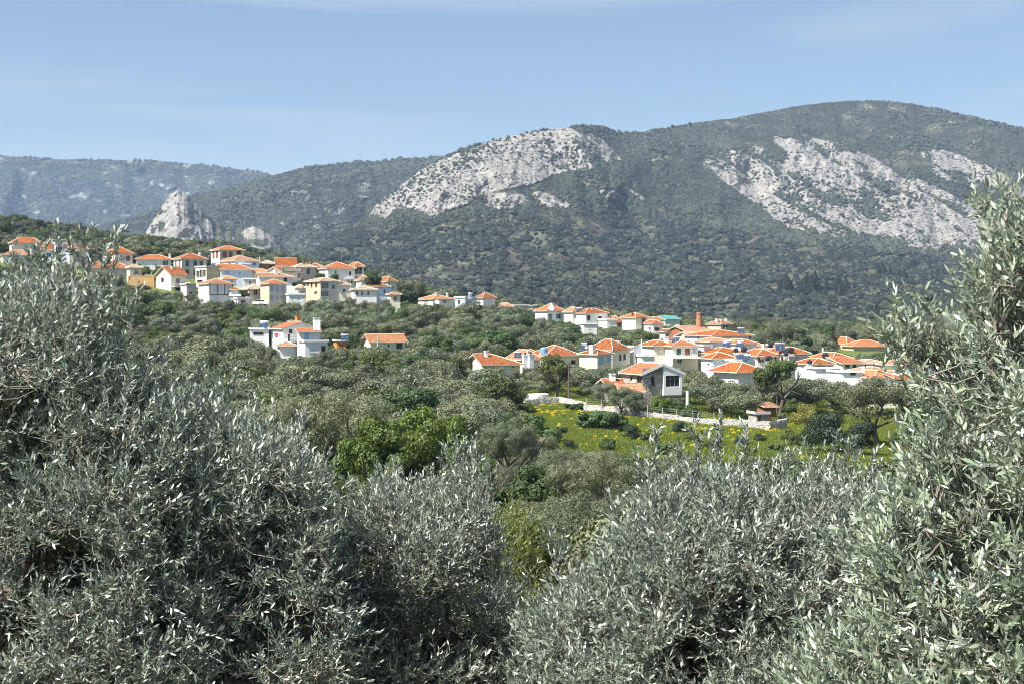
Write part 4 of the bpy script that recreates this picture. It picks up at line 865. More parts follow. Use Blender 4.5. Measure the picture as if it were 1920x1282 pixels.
stone_extras()
H('low outbuilding with orange tiled roof and white chimney left of the stone house', 1134, 1140, 1176, 711, 721, 752, 226, roof='gableL', wall='stone', th=14, depth=5, chim=[(1150,702,715,0.8,'white_clean')], win=[(1152,732,4,6,'k')])
H('orange tiled porch leaning on the left side of the stone house', 1160, 1166, 1206, 719, 733, 752, 214, roof='shed', wall='stone', th=8, depth=3.0, win=[(1190,745,12,10,'o')], tile='tile_brown')
H('little stone shed with red door at the end of the dry stone wall', 1412, 1418, 1442, 774, 776, 795, 203, roof='flat', wall='stone', th=12, depth=3, tile='concrete', cat='shed', name='shed', win=[(1424,785,4,10,'b')])
H('small garden hut with orange roof among the trees behind the dry stone wall', 1433, 1436, 1456, 755, 761, 778, 215, roof='shed', wall='brick_red', th=10, depth=4, cat='shed', name='shed')
# two tall white chimneys standing against the yellow house
def tall_chimney(u, y0, y1, D, label):
    b = P(u, y1, D); s = F/D; h = (y1-y0)/s; e = empty('chimney_stack', tuple(b), R(25)); tag(e, label, 'chimney', 'tall white chimneys of the yellow house')
    m = MB(); m.box(-.45, -.35, -2, .45, .35, h); m.box(-.55, -.45, h+.003, .55, .45, h+.14); m.build('shaft', 'white_clean', e)
    k = MB(); k.bar((0, 0, h+.14), (0, 0, h+.5), .17, n=8); k.bar((0, 0, h+.5), (0, 0, h+.56), .3, n=8); k.build('cowl', 'black_plastic', e)
tall_chimney(985, 666, 700, 266, 'left one of two tall white chimneys on the yellow house'); tall_chimney(995, 665, 700, 266, 'right one of two tall white chimneys on the yellow house')
# brown framed upper storey of the nearest village house
def panel_storey():
    D = 362; s = F/D; t = R(35); e = [o for o in COL.objects if o.get('label', '').startswith('tall white house with brown panelled')][0]
    w, d, h = e['wd']; m = MB(); za = (576-552)/s
    for x in (-0.06, 0.30*w+0.25, 0.62*w+0.1, w-0.22): m.box(x, -0.10, za, x+0.26, -0.004, h-0.02)
    m.box(-0.06, -0.12, za-0.2, w+0.05, -0.005, za-0.003)
    m.build('timber_frame', 'brown_wood', e)
panel_storey()

# ------------------------------------------------------------------ rooftop equipment, poles, chimney stack, wall
def solar(u, y, D, label, k=1.0, rz=0.3):
    e = empty('solar_water_heater', tuple(P(u, y, D)), rz); tag(e, label, 'solar heater', 'solar water heaters on the roofs'); k *= 0.6; e.scale = (k, k, k)
    a = MB(); a.v = []; 
    for x in (-0.95, 0.05): a.face([(x, -0.7, 0.25), (x+0.9, -0.7, 0.25), (x+0.9, 0.55, 1.35), (x, 0.55, 1.35)]); a.face([(x, 0.55, 1.30), (x+0.9, 0.55, 1.30), (x+0.9, -0.7, 0.18), (x, -0.7, 0.18)])
    a.build('panel', 'solar_glass', e)
    b = MB(); b.lathe([(0, -1.0), (0.24, -1.0), (0.28, -0.9), (0.28, 0.9), (0.24, 1.0), (0, 1.0)], (0, 0.75, 1.6), 12, axis='X'); b.build('tank', 'steel', e, True)
    c = MB()
    for x in (-0.9, 0.9): c.bar((x, 0.75, -0.3), (x, 0.75, 1.35), 0.03, n=4); c.bar((x, -0.7, -0.3), (x, -0.7, 0.2), 0.03, n=4); c.bar((x, -0.7, 0.17), (x, 0.75, 1.33), 0.03, n=4)
    c.build('stand', 'steel', e)
for a in [(494,617,290,'solar heater on the flat wing left of the white villa',1.5),(646,640,284,'solar heater with pale tank on the tiny hut',1.3),(971,672,271,'solar heater at the left edge of the yellow chimney house',1.2),
          (1387,652,292,'solar heater leaning on the roof of the lower village, upper one',1.3),(1362,653,290,'twin panelled solar heater below the biggest block',1.4),(1388,676,271,'solar heater on the white terrace building',1.3),
          (1400,677,270,'second solar heater on the white terrace building',1.2),(1463,659,278,'solar heater between the two orange roofs right of the brown shuttered house',1.6),(1390,627,303,'solar heater on the ridge of the biggest block',1.3),
          (1086,586,400,'solar heater on the middle ridge house',1.3),(1267,643,290,'solar heater in the valley between the twin roofs',1.2),(1096,657,280,'solar heater with white tank on the yellow shuttered house',1.4),(399,501,402,'solar heater on the unfinished flat roofed house',1.3)]:
    solar(a[0], a[1], a[2], a[3], a[4], rng.uniform(-0.6, 0.1))
def tank(u, y, D, label, mat='black_plastic', r=0.5, h=1.1, horiz=False):
    e = empty('water_tank', tuple(P(u, y, D)), 0.2); tag(e, label, 'water tank', 'water tanks on the roofs')
    r *= 0.8; h *= 0.8; b = MB(); pr = [(0, 0), (r*0.96, 0), (r, 0.05), (r, h*0.3), (r*0.97, h*0.33), (r, h*0.36), (r, h*0.85), (r*0.85, h*0.97), (r*0.3, h), (0, h)]
    if horiz: b.lathe([(p[0], p[1]-h/2) for p in pr], (0, 0, r+0.05), 14, axis='X')
    else: b.lathe(pr, (0, 0, 0), 14)
    b.build('tank', mat, e, True); c = MB()
    c.lathe([(0, 0), (r*0.3, 0), (r*0.3, 0.1), (0, 0.12)], (0, 0, (2*r+0.03) if horiz else h-0.01), 10); c.build('lid', mat, e)
    q = MB(); q.box(-r, -r, -0.5, r, r, -0.003 if not horiz else 0.06); q.build('base', 'concrete', e)
for a in [(1020,661,279,'light blue water tank behind the two white chimneys','blue_plastic',0.9,1.3,False),(1104.5,649,279,'black water tank left of the highest yellow villa roof','black_plastic',0.8,0.9,True),
          (1482,663,276,'large black water tank on the grey block like house','black_plastic',0.75,1.5,True),(1474,668,272,'small black water tank below the large one','black_plastic',0.5,1.0,True),
          (1445,652,288,'black water tank beside the cream chimney','black_plastic',0.55,1.2,True),(1395,661,283,'black round tank, right one of a pair above the terrace','black_plastic',0.7,1.2,True),
          (1380,661,284,'black round tank, left one of a pair above the terrace','black_plastic',0.55,1.0,True),(1442,677,268,'black tank in front of the brown shuttered house','black_plastic',0.6,1.6,True),
          (1518,682,266,'black tank at the corner of the palm house','black_plastic',0.55,0.9,False),(1084,577,404,'black tank on the ridge of the middle ridge house','black_plastic',0.7,1.2,True),
          (996,572,418,'black tank on the long grey building','black_plastic',0.5,0.9,False),(1548,672,290,'black tank left of the distant palm roof','black_plastic',0.7,1.3,True),
          (881,558,404,'tall stack of tanks on the blue house','steel',0.6,1.8,False),(883,549,404,'dark tank topmost on the blue house','black_plastic',0.5,1.2,False)]:
    tank(*a)
def pole(u, yt, D, label, arm=True, r=0.13, mat='pole_wood', zb=None):
    t = P(u, yt, D); g = float(ground(t[0], t[1])) if zb is None else zb; h = t[2]-g
    e = empty('utility_pole', (t[0], t[1], g), 0.4); tag(e, label, 'utility pole', 'utility poles')
    m = MB(); m.bar((0, 0, -0.5), (0, 0, h), r*1.2, r*0.8, n=8); m.build('mast', mat, e)
    if arm:
        c = MB(); c.box(-0.8, -0.05, h-0.75, 0.8, 0.05, h-0.63); c.build('crossarm', mat, e)
        for x in (-0.7, 0, 0.7): i = MB(); i.bar((x, 0, h-0.628), (x, 0, h-0.45), 0.05, n=6); i.build('insulator', 'white_clean', e)
for a in [(1067,679,224,'dark wooden pole with crossarm above the flower meadow',True,0.17),(727,497,392,'tall dark pole at the right end of the hillside village',True,0.16),(713,503,396,'shorter dark pole left of the tall pole at the village end',False,0.13),
          (403,660,250,'thin pole rising from the groves below the hillside village',False,0.12),(708,633,296,'pale pole in front of the long roofed bungalow',True,0.14,'concrete'),(806,640,300,'thin dark pole in the groves right of the bungalow',False,0.12),
          (1144,572,398,'dark pole with crossarm on the ridge, right of three alike houses',True,0.15),(1297,591,392,'dark pole with crossarm left of the smokestack',True,0.17),(1203,636,278,'white flagpole like mast beside the flat roofed block',False,0.16,'white_clean'),
          (1385,612,320,'dark pole rising above the biggest block',False,0.12),(370,586,340,'thin pole at the foot of the hillside village',False,0.12),(487,480,426,'pale pole by the brown roofed shed',True,0.15,'concrete'),
          (519,478,425,'thin dark pole left of the steep orange roof',False,0.11),(1543,652,300,'stubby pale green post behind the palm',False,0.25,'pale_green'),(1457,708,222,'bare thin pole in the trees below the lower village',False,0.10),
          (284,510,400,'light grey post above the ochre wall',False,0.14,'concrete'),(568,530,366,'dark pole in front of the old stone house',False,0.15),(486,540,364,'brown pole in front of the low white house',False,0.13),
          (1240,736,207,'thin post beside the vine left of the garden',False,0.07),(1289,733,210,'white gate post with little orange cap right of the stone house',False,0.25,'white_clean')]:
    pole(*a)
def antenna(u, y, D, label, h=2.6):
    e = empty('tv_antenna', tuple(P(u, y, D)), rng.uniform(0, 3)); tag(e, label, 'antenna', 'rooftop antennas')
    m = MB(); m.bar((0, 0, -0.8), (0, 0, h), 0.035, n=5); m.build('mast', 'steel', e)
    b = MB(); b.bar((-0.6, 0, h-0.1), (0.6, 0, h-0.1), 0.02, n=4)
    for k in range(6): b.bar((-0.5+0.2*k, -0.3, h-0.08), (-0.5+0.2*k, 0.3, h-0.08), 0.012, n=4)
    b.build('elements', 'steel', e)
for a in [(1035,570,402,'antenna on the left one of the three ridge houses'),(884,556,404,'antenna above the blue house'),(1158,655,278,'antenna on the highest yellow villa'),(1050,650,282,'antenna on the middle yellow villa'),(1360,620,304,'antenna over the biggest block'),
          (640,490,398,'antenna above the big white house'),(420,522,364,'antenna on the brown panelled house'),(1290,640,288,'antenna on the twin roofed villa'),(1500,652,278,'antenna on the grey block like house')]:
    antenna(*a)
def dish(u, y, D, label, r=0.55):
    e = empty('satellite_dish', tuple(P(u, y, D)), 0.3); tag(e, label, 'satellite dish', 'satellite dishes')
    m = MB(); m.lathe([(0.01, 0.0), (r*0.5, 0.06), (r, 0.2)], (0, 0, 0), 14); o = m.build('reflector', 'white_clean', e, True); o.rotation_euler = (R(60), 0, 0); o.location = (0, 0, 0.9)
    k = MB(); k.bar((0, 0.05, -0.4), (0, 0.05, 0.9), 0.035, n=5); k.build('mast', 'steel', e)
dish(1033, 584, 400, 'white dish on the left one of the three ridge houses', 0.9); dish(819, 573, 404, 'dark edged dish by the long low house on the ridge', 0.7)
def smokestack():
    D = 380; b = P(1311, 618, D); s = F/D; h = (618-586)/s; e = empty('brick_smokestack', (b[0], b[1], b[2]), 0.2); tag(e, 'tapering reddish brick smokestack above the dark roofed mill', 'smokestack')
    m = MB(); m.lathe([(1.0, -5), (0.92, 0), (0.72, h*0.86), (0.70, h*0.86)], n=8); m.build('shaft', 'brick_stack', e)
    c = MB(); c.lathe([(0.70, h*0.86+.003), (0.84, h*0.88), (0.84, h*0.94), (0.72, h*0.96), (0.72, h), (0.5, h), (0.5, h-1)], n=8); c.build('cap', 'brick_stack', e)
    k = MB(); k.bar((0.1, 0, h), (0.1, 0, h+0.6), 0.2, n=6); k.build('cowl', 'black_plastic', e)
    CLEAR.append((1302, 580, 1320, 612, D))
smokestack()
def summit_mast():
    p = on_sheet(M3, 1677, 192); h = 36/F*p[1]; e = empty('radio_mast', tuple(p - np.array([0, 0, 2]))); tag(e, 'thin lattice radio mast on the mountain summit', 'mast')
    m = MB()
    q = [(0.55, 0), (-0.28, 0.48), (-0.28, -0.48)]
    for (x, y) in q: m.bar((x, y, 0), (x, y, h), 0.10, n=4)
    for k in range(int(h/1.5)):
        for i in range(3): a, b = q[i], q[(i+1) % 3]; m.bar((*a, k*1.5), (*b, k*1.5+1.5), 0.05, n=3)
    m.build('lattice', 'steel', e); c = MB(); c.bar((0, 0, h), (0, 0, h+3), 0.12, n=5); c.build('aerial', 'steel', e)
summit_mast()
# dry stone walls: courses of separate looking stones in one wall mesh
def stone_wall(pts, h, th, label, D=None, mat='stone_light'):
    r = np.random.default_rng(len(pts)+int(h*10)); Wp = [P(u, y, d) for (u, y, d) in pts]; V = []; Q = []
    c0 = Wp[0].copy(); m = MB()
    for a, b in zip(Wp[:-1], Wp[1:]):
        L = np.linalg.norm((b-a)[:2]); dv = (b-a)/L; nv = np.array([dv[1], -dv[0], 0]); 
        rows = int(h/0.24)
        for k in range(rows):
            x = -r.random()*0.3; z = k*h/rows
            while x < L:
                w = 0.2+r.random()*0.35; hh = h/rows*(0.97+0.08*r.random()); o = (r.random()-0.5)*0.05; g = 0.006
                if k == rows-1 and r.random() < 0.3: x += w; continue
                base = a+dv*x-c0 + np.array([0, 0, z]); e = dv*(w-g); t = nv*(th/2+o)
                jit = lambda: r.normal(size=3)*0.012
                p = [base-t+jit(), base+e-t+jit(), base+e+t+jit(), base+t+jit()]; top = [q+np.array([0, 0, hh-g])+jit() for q in p]
                i = len(m.v); m.v += [tuple(q) for q in p+top]
                for f in ((3, 2, 1, 0), (4, 5, 6, 7), (0, 1, 5, 4), (1, 2, 6, 5), (2, 3, 7, 6), (3, 0, 4, 7)): m.f.append(tuple(i+j for j in f)); m.m.append(0); m.uv.append(None)
                x += w
    # rough footing below the first course
    for a, b in zip(Wp[:-1], Wp[1:]):
        dv = (b-a)/np.linalg.norm((b-a)[:2]); nv = np.array([dv[1], -dv[0], 0])*(th/2-0.03)
        A, B = a-c0, b-c0; lo = np.array([0, 0, -1.6]); hi = np.array([0, 0, h*0.93])
        for q in ([A+nv+lo, B+nv+lo, B+nv+hi, A+nv+hi], [B-nv+lo, A-nv+lo, A-nv+hi, B-nv+hi]): m.face([tuple(x) for x in q])
    o = m.build('stone_wall', mat); o.location = tuple(c0); tag(o, label, 'stone wall')
    for (u, y, d), (u2, y2, d2) in zip(pts[:-1], pts[1:]): CLEAR.append((u, min(y, y2)-h*F/d, u2, max(y, y2)+2, d))
stone_wall([(1098,770,214),(1150,774,210),(1215,784,206),(1260,790,203),(1300,796,200),(1350,799,198),(1400,800,197),(1440,804,196),(1472,798,198)], 1.0, 0.6, 'long pale dry stone wall between the garden and the flower meadow')
stone_wall([(985,757,224),(1010,755,225),(1050,752,226),(1096,762,220)], 0.75, 0.6, 'low pale stone wall and bank left of the dark wooden pole')
def cistern():
    p = P(1007, 750, 228); e = empty('cistern', tuple(p)); tag(e, 'round white open cistern at the edge of the groves', 'cistern')
    m = MB(); m.lathe([(1.9, -1.5), (1.9, 1.05), (1.65, 1.05), (1.65, 0.2), (0.01, 0.2)], n=28); m.build('basin', 'white_clean', e); CLEAR.append((985, 735, 1028, 750, 228))
cistern()
def ochre_bank():
    a, b = P(240, 545, 398), P(289, 545, 398); m = MB(); L = b[0]-a[0]; m.box(0, 0, -3, L, 0.6, 4.0); m.box(0, -0.05, 4.003, L, 0.65, 4.15)
    o = m.build('retaining_wall', 'ochre'); o.location = tuple(a); tag(o, 'plain ochre retaining wall left of the cream gabled house', 'retaining wall'); CLEAR.append((240, 516, 289, 540, 398))
ochre_bank()
def awning(u0, u1, y0, y1, D, label):
    a = P(u0, y0, D); w = (u1-u0)*D/F; h = (y1-y0)*D/F; e = empty('awning', tuple(a)); tag(e, label, 'awning', 'white awnings')
    m = MB(); m.face([(0, 0, 0), (0.35, -2.2, -h), (w, -2.2, -h), (w*0.75, 0, 0)]); m.face([(w*0.75, 0, -0.05), (w, -2.2, -h-0.05), (0.35, -2.2, -h-0.05), (0, 0, -0.05)]); m.build('canvas', 'awning', e)
    q = MB(); 
    for x in (0.35, w): q.bar((x, -2.2, -h-0.05), (x, -2.2, -h-2.4), 0.04, n=5)
    q.build('post', 'steel', e)
awning(430, 455, 543, 555, 366, 'white awning beside the brown panelled house'); awning(539, 556, 537, 549, 368, 'white awning by the old stone house')
def car():
    p = P(489, 573, 358); e = empty('parked_car', tuple(p + np.array([0, 0, 0])), 0.05); tag(e, 'small white car parked below the low white house', 'car')
    m = MB(); pr = [(-2.0, .35), (2.0, .35), (2.05, .8), (1.25, .95), (.75, 1.4), (-.9, 1.42), (-1.6, .98), (-2.05, .9)]
    for s_, y in ((1, -.8), (-1, .8)): q = [(x, y, z) for x, z in pr]; m.face(q if s_ == 1 else q[::-1])
    for i in range(len(pr)): a, b = pr[i], pr[(i+1) % len(pr)]; m.face([(a[0], -.8, a[1]), (a[0], .8, a[1]), (b[0], .8, b[1]), (b[0], -.8, b[1])])
    m.build('body', 'car_white', e); g = MB(); g.box(-1.3, -.812, 1.0, .9, -.802, 1.33); g.build('window', 'glass_dark', e)
    for x in (-1.3, 1.3):
        for y in (-.75, .6):
            w = MB(); w.bar((x, y, .33), (x, y+.2, .33), .33, n=14); w.build('wheel', 'rubber', e)
car()
for (u, y, mt, lb) in ((518, 628, 'laundry_red', 'red shirt on the washing line of the white villa'), (524, 630, 'pinkish', 'pale pink shirt on the washing line of the white villa')):
    m = MB(); m.face([(-.28, 0, -.7), (.28, 0, -.7), (.3, 0.04, -.15), (.5, 0.03, -.35), (.55, .02, -.2), (.25, 0, 0), (-.25, 0, 0), (-.55, .02, -.2), (-.5, .03, -.35), (-.3, .04, -.15)])
    m.face([(-.28, .06, 0), (.28, .06, 0), (.28, .09, -.7), (-.28, .09, -.7)]); o = m.build('shirt', mt); o.location = tuple(P(u, y-3, 278)); tag(o, lb, 'laundry')

def cable(a, b, label, sag=1.2):
    A, B = P(*a), P(*b); m = MB(); n = 14; pr = None
    for k in range(3):
        o = np.array([0, 0, -0.25*k]); pts = [A+(B-A)*t+o-np.array([0, 0, sag*4*t*(1-t)])-A for t in np.linspace(0, 1, n+1)]
        for p, q in zip(pts[:-1], pts[1:]): m.bar(tuple(p), tuple(q), 0.022, n=3, cap=False)
    o = m.build('power_cable', 'black_plastic'); o.location = tuple(A); tag(o, label, 'cable', 'overhead power cables')
cable((1067, 682, 224), (1203, 640, 278), 'overhead cables from the dark wooden pole to the white mast'); cable((1144, 575, 398), (1297, 594, 392), 'overhead cables along the ridge to the smokestack')
cable((727, 500, 392), (568, 533, 366), 'overhead cables across the roofs of the hillside village'); cable((708, 636, 296), (806, 643, 300), 'overhead cables over the groves beside the bungalow')

# ------------------------------------------------------------------ trees of the valley
def gpoint(u, D):
    x = (u-960)/F*D; return np.array([x, D, float(ground(x, D))])
CH = [crown_mesh('crown', 100+i, 1.0, ASP, 0.0, 34, 17000, 0.042, 'leaf_olive', lobes=0.27+0.03*(i % 3), fill=0.10) for i in range(5)]
CM = [crown_mesh('crown', 200+i, 1.0, ASP, 0.0, 24, 7000, 0.062, 'leaf_olive', asp=0.5, lobes=0.31+0.03*(i % 3), fill=0.1) for i in range(6)]
CG = [crown_mesh('crown', 300+i, 1.0, ASP, 0.0, 24, 7000, 0.07, 'leaf_green', asp=0.7, lobes=0.34) for i in range(3)]
CX = [crown_mesh('crown', 150+i, 1.0, ASP, 0.0, 60, 44000, 0.026, 'leaf_olive', lobes=0.21+0.02*i, fill=0.08) for i in range(3)]
TRK = [trunk_mesh('trunk', 40+i, 1.3, 0.20, 2.2, nl=5, top=2.2) for i in range(4)]
def tree(u, D, Rr, Ht, label, kind='hi', group=None, z0=None, name='olive_tree', mesh=None, cat='tree', seed=0, trunk=True, gz=None):
    p = gpoint(u, D) if not isinstance(u, np.ndarray) else u
    r = random.Random(int(p[0]*13+p[1]*7)+seed)
    e = empty(name, tuple(p), r.uniform(0, 6.28)); tag(e, label, cat, group)
    z0 = Ht*0.20 if z0 is None else z0
    z0 = max(z0, Ht-1.75*Rr)
    me = mesh if mesh is not None else r.choice({'hi': CH, 'fine': CX}.get(kind, CM))
    c = link('crown', me, e); c.scale = (Rr*r.uniform(.94, 1.08), Rr*r.uniform(.94, 1.08), (Ht-z0)/ASP); c.location = (0, 0, z0)
    if trunk:
        t = link('trunk', r.choice(TRK), e); k = Ht/4.6; t.scale = (k, k, k); t.location = (0, 0, 0)
    return e
# single trees the photograph picks out
BR = [crown_mesh('crown', 400+i, 1.0, ASP, 0.0, 44, 20000, 0.042, 'leaf_bright', asp=0.8, lobes=0.24, fill=0.1) for i in range(2)]
DK = crown_mesh('crown', 410, 1.0, ASP, 0.0, 26, 9000, 0.05, 'leaf_dark', asp=0.7, lobes=0.34, fill=0.3)
GD = crown_mesh('crown', 411, 1.0, ASP, 0.0, 24, 7000, 0.05, 'leaf_gold', asp=0.6, lobes=0.34, fill=0.3)
GR = crown_mesh('crown', 412, 1.0, ASP, 0.0, 30, 9000, 0.075, 'leaf_green', asp=0.85, lobes=0.30)
SPOTS = []
LB = ['olive tree standing close against the white villa or the bungalow', 'olive tree at the foot of the front row of the hillside village', 'olive tree right in front of the yellow villas',
      'olive tree at the foot of the ridge row of houses', 'olive tree right in front of the white walls of the lower village']
def special(u, D, Rr, Ht, ytop, label, **k):
    """a tree whose top is seen at row ytop; its height follows from the ground below it"""
    p = gpoint(u, D); top = P(u, ytop, D)[2]; H_ = max(top-p[2], 1.2) if Ht is None else Ht
    SPOTS.append((p[0], p[1], Rr)); return tree(u, D, Rr, H_, label, **k)
special(818, 112, 3.5, None, 768, 'bright yellow green leafy tree, rear and taller of two', mesh=BR[0], name='fig_tree', z0=1.0)
special(745, 104, 4.1, None, 784, 'bright yellow green leafy tree, biggest in the valley', mesh=BR[1], name='fig_tree', z0=0.8)
special(690, 100, 3.0, None, 806, 'low bright yellow green tree at the left foot of the big one', mesh=BR[0], name='fig_tree', z0=0.5)
special(885, 92, 1.8, None, 855, 'small bright green tree right of the big yellow green one, behind grey sprigs', mesh=BR[1], name='fig_tree', z0=0.4)
special(958, 118, 2.5, None, 782, 'dense dark rounded olive tree at the left end of the flower meadow', kind='fine')
special(925, 122, 2.0, None, 795, 'grey olive tree touching the dense dark one', kind='hi')
special(625, 120, 4.3, None, 722, 'large round olive tree with khaki crown at the left of the valley', kind='fine')
special(560, 128, 3.4, None, 742, 'grey olive tree left of the large khaki crown', kind='hi')
special(1648, 186, 5.2, None, 708, 'wide spreading olive tree on a clear trunk in the short grass', kind='hi', z0=2.2)
special(1541, 172, 3.4, None, 776, 'dark rounded bush at the right end of the flower meadow', mesh=DK, name='bush', z0=0.0, cat='bush', trunk=False)
special(1612, 170, 2.3, None, 793, 'smaller dark bush right of the rounded bush', mesh=DK, name='bush', z0=0.0, cat='bush', trunk=False)
special(1510, 182, 2.1, None, 757, 'yellowish olive coloured bush behind the dark rounded bush', mesh=GD, name='bush', z0=0.2, cat='bush', trunk=False)
special(1122, 190, 2.4, None, 762, 'fresh green fig bush among the yellow flowers', mesh=GR, name='fig_bush', z0=0.0, cat='bush', trunk=False)
special(1155, 192, 1.9, None, 770, 'lower green bush right beside the fig bush', mesh=GR, name='fig_bush', z0=0.0, cat='bush', trunk=False)
special(1186, 178, 1.5, None, 797, 'small dark bush on the flower meadow near the fig bush', mesh=DK, name='bush', z0=0.0, cat='bush', trunk=False)
special(1275, 186, 1.2, None, 790, 'small round bush below the middle of the dry stone wall', mesh=DK, name='bush', z0=0.0, cat='bush', trunk=False)
for (u, D_, yt, Rr) in [(1020,176,812,1.1),(1050,184,795,.9),(1068,170,826,1.2),(1140,168,822,1.0),(1218,176,806,1.1),(1245,168,826,1.2),(1300,178,812,.9),(1335,172,822,1.1),(1390,176,822,1.0),(1425,182,812,.9),(1455,172,826,1.1),(1480,180,806,1.0),(1575,178,800,.9),(1680,174,816,1.0),(1000,190,778,1.0)]:
    special(u, D_, Rr, None, yt, 'small low green shrub growing in the grass of the flower meadow', group='small low shrubs on the flower meadow', mesh=random.choice([GR, DK, CG[0]]), name='bush', z0=0.0, cat='bush', trunk=False)
special(1240, 207, 2.0, None, 741, 'green grape vine bush in front of the stone house', mesh=BR[0], name='bush', z0=0.0, cat='bush', trunk=False)
special(1290, 207, 1.8, None, 758, 'green vine bush right of the stone house gate', mesh=BR[1], name='bush', z0=0.0, cat='bush', trunk=False)
special(1208, 209, 1.5, None, 757, 'leafy green shrub at the left corner of the stone house garden', mesh=GR, name='bush', z0=0.0, cat='bush', trunk=False)
special(1268, 212, 1.4, None, 744, 'young olive under the glazed bay of the stone house', kind='hi', z0=0.5)
special(1190, 206, 1.9, None, 731, 'grey olive tree hiding the tiled porch of the stone house', kind='hi')
special(1163, 207, 2.0, None, 724, 'grey olive tree in front of the low outbuilding beside the stone house', kind='hi')
special(1132, 212, 2.0, None, 716, 'grey olive tree left of the low outbuilding with white chimney', kind='hi')
special(1085, 216, 1.7, None, 752, 'green shrub right of the dark wooden pole', mesh=GR, name='bush', z0=0.0, cat='bush', trunk=False)
special(766, 395, 2.7, None, 541, 'dense round dark green tree between village and ridge row', mesh=GR, z0=0.4, name='round_tree')
special(698, 383, 2.3, None, 512, 'fresh green tree standing among the roofs at the village end', mesh=GR, z0=0.4, name='round_tree')
special(72, 428, 3.0, None, 474, 'dark green tree between the houses at the far left', mesh=GR, z0=0.3, name='round_tree')
special(600, 392, 1.6, None, 512, 'small round shrub in front of the big white house', mesh=CG[1], z0=0.1, name='bush', cat='bush', trunk=False)
special(627, 384, 1.5, None, 515, 'second small shrub under the big white house terrace', mesh=CG[2], z0=0.1, name='bush', cat='bush', trunk=False)
special(457, 366, 1.6, None, 541, 'green creeper covered shrub by the white awning', mesh=GR, z0=0.1, name='bush', cat='bush', trunk=False)
special(262, 415, 3.6, None, 496, 'light green climbing shrub below the long white house', mesh=BR[0], z0=0.1, name='bush', cat='bush', trunk=False)
special(302, 412, 2.4, None, 495, 'dark green shrub left of the stone cornered house', mesh=GR, z0=0.1, name='bush', cat='bush', trunk=False)
special(1462, 330, 5.5, None, 603, 'pale green airy tree behind the lower village', mesh=CH[1], z0=1.0, name='round_tree')
special(1490, 335, 4.0, None, 608, 'dark green tree beside the pale airy tree', mesh=GR, z0=1.0, name='round_tree')
special(1040, 236, 2.6, None, 668, 'dark slender leafy tree in front of the yellow villas', mesh=CG[0], z0=1.0)
special(1462, 222, 2.6, None, 672, 'tall dark feathery tree with bare pale trunk in front of the lower village', mesh=CG[1], z0=2.4)
special(1435, 226, 2.2, None, 690, 'dark feathery tree left of the tall one', mesh=CG[2], z0=1.4)
def bare(u, D, Hh, Rr, label, ybase=None, mat='dead_twig'):
    p = gpoint(u, D); p[2] = P(u, ybase, D)[2] if ybase else p[2]; r = np.random.default_rng(int(u)); e = empty('bare_tree', tuple(p)); tag(e, label, 'bare tree', None)
    A, B, ra, rb = [], [], [], []
    def grow(q, d, L, rad, k):
        e_ = q+d*L; A.append(q); B.append(e_); ra.append(rad); rb.append(rad*.7)
        if k == 0: return
        for _ in range(3 if k > 1 else 4):
            nd = unit(d*1.0 + r.normal(size=3)*0.45*np.array([1.3*Rr/Hh*1.6, 1.3*Rr/Hh*1.6, 0.5]) + np.array([0, 0, .12])); grow(e_, nd, L*(.62+.2*r.random()), rad*.62, k-1)
    for i in range(4):
        t = i*1.6; grow(np.array([0, 0, -0.5]), unit(np.array([math.cos(t)*Rr/Hh*1.2, math.sin(t)*Rr/Hh*1.2, 1])), Hh*.30, .13, 5)
    V, Q = tube_np(A, B, ra, rb, 3); link('branches', mesh_np('branches', V, Q, mats=(mat,)), e)
    m = MB(); m.bar((0, 0, -1), (0, 0, .3), .25, .2, n=7); m.build('trunk', 'bark_pale', e); SPOTS.append((p[0], p[1], Rr))
# olives that stand right in front of the house walls
for (u, D_, yt, Rr, lb) in [(452,276,627,2.6,0),(480,272,637,2.8,0),(508,268,652,2.0,0),(640,262,653,2.6,0),(668,272,652,2.6,0),(700,284,655,2.4,0),(728,288,654,2.2,0),(560,256,664,2.4,0),(595,254,664,2.4,0),(765,290,652,2.2,0),
   (262,384,532,3.2,1),(290,378,545,2.6,1),(318,374,549,3.0,1),(338,378,546,2.2,1),(357,372,552,2.0,1),(372,368,560,1.8,1),(345,366,565,2.2,1),(385,356,571,2.2,1),(425,354,573,2.4,1),(462,352,570,2.2,1),(500,350,573,2.4,1),(545,352,567,2.4,1),(585,356,563,2.6,1),(618,358,562,2.8,1),(655,360,560,2.8,1),(690,364,563,2.6,1),(722,366,560,2.4,1),
   (902,248,692,2.4,2),(930,250,687,2.6,2),(968,252,694,2.0,2),(1012,254,692,2.2,2),(1070,256,684,2.6,2),(1110,254,690,2.4,2),(1135,256,688,2.0,2),(1170,262,683,2.0,2),(1195,262,680,2.0,2),
   (790,402,574,2.2,3),(842,398,574,2.4,3),(895,398,578,2.6,3),(930,400,572,2.6,3),(985,400,580,2.6,3),(1015,392,596,2.4,3),(1062,388,602,2.4,3),(1100,384,612,2.4,3),(1150,378,612,2.6,3),(1185,374,618,2.6,3),
   (1300,262,690,2.4,4),(1335,250,702,2.6,4),(1370,240,712,2.6,4),(1420,238,712,2.4,4),(1490,244,704,2.4,4),(1530,240,706,2.6,4),(1570,236,712,2.6,4),(1610,232,718,2.6,4),(1655,230,716,2.8,4),(1700,226,716,2.8,4)]:
    special(u, D_, Rr, None, yt, LB[lb], group=LB[lb].replace('olive tree', 'olive trees', 1), kind='mid')
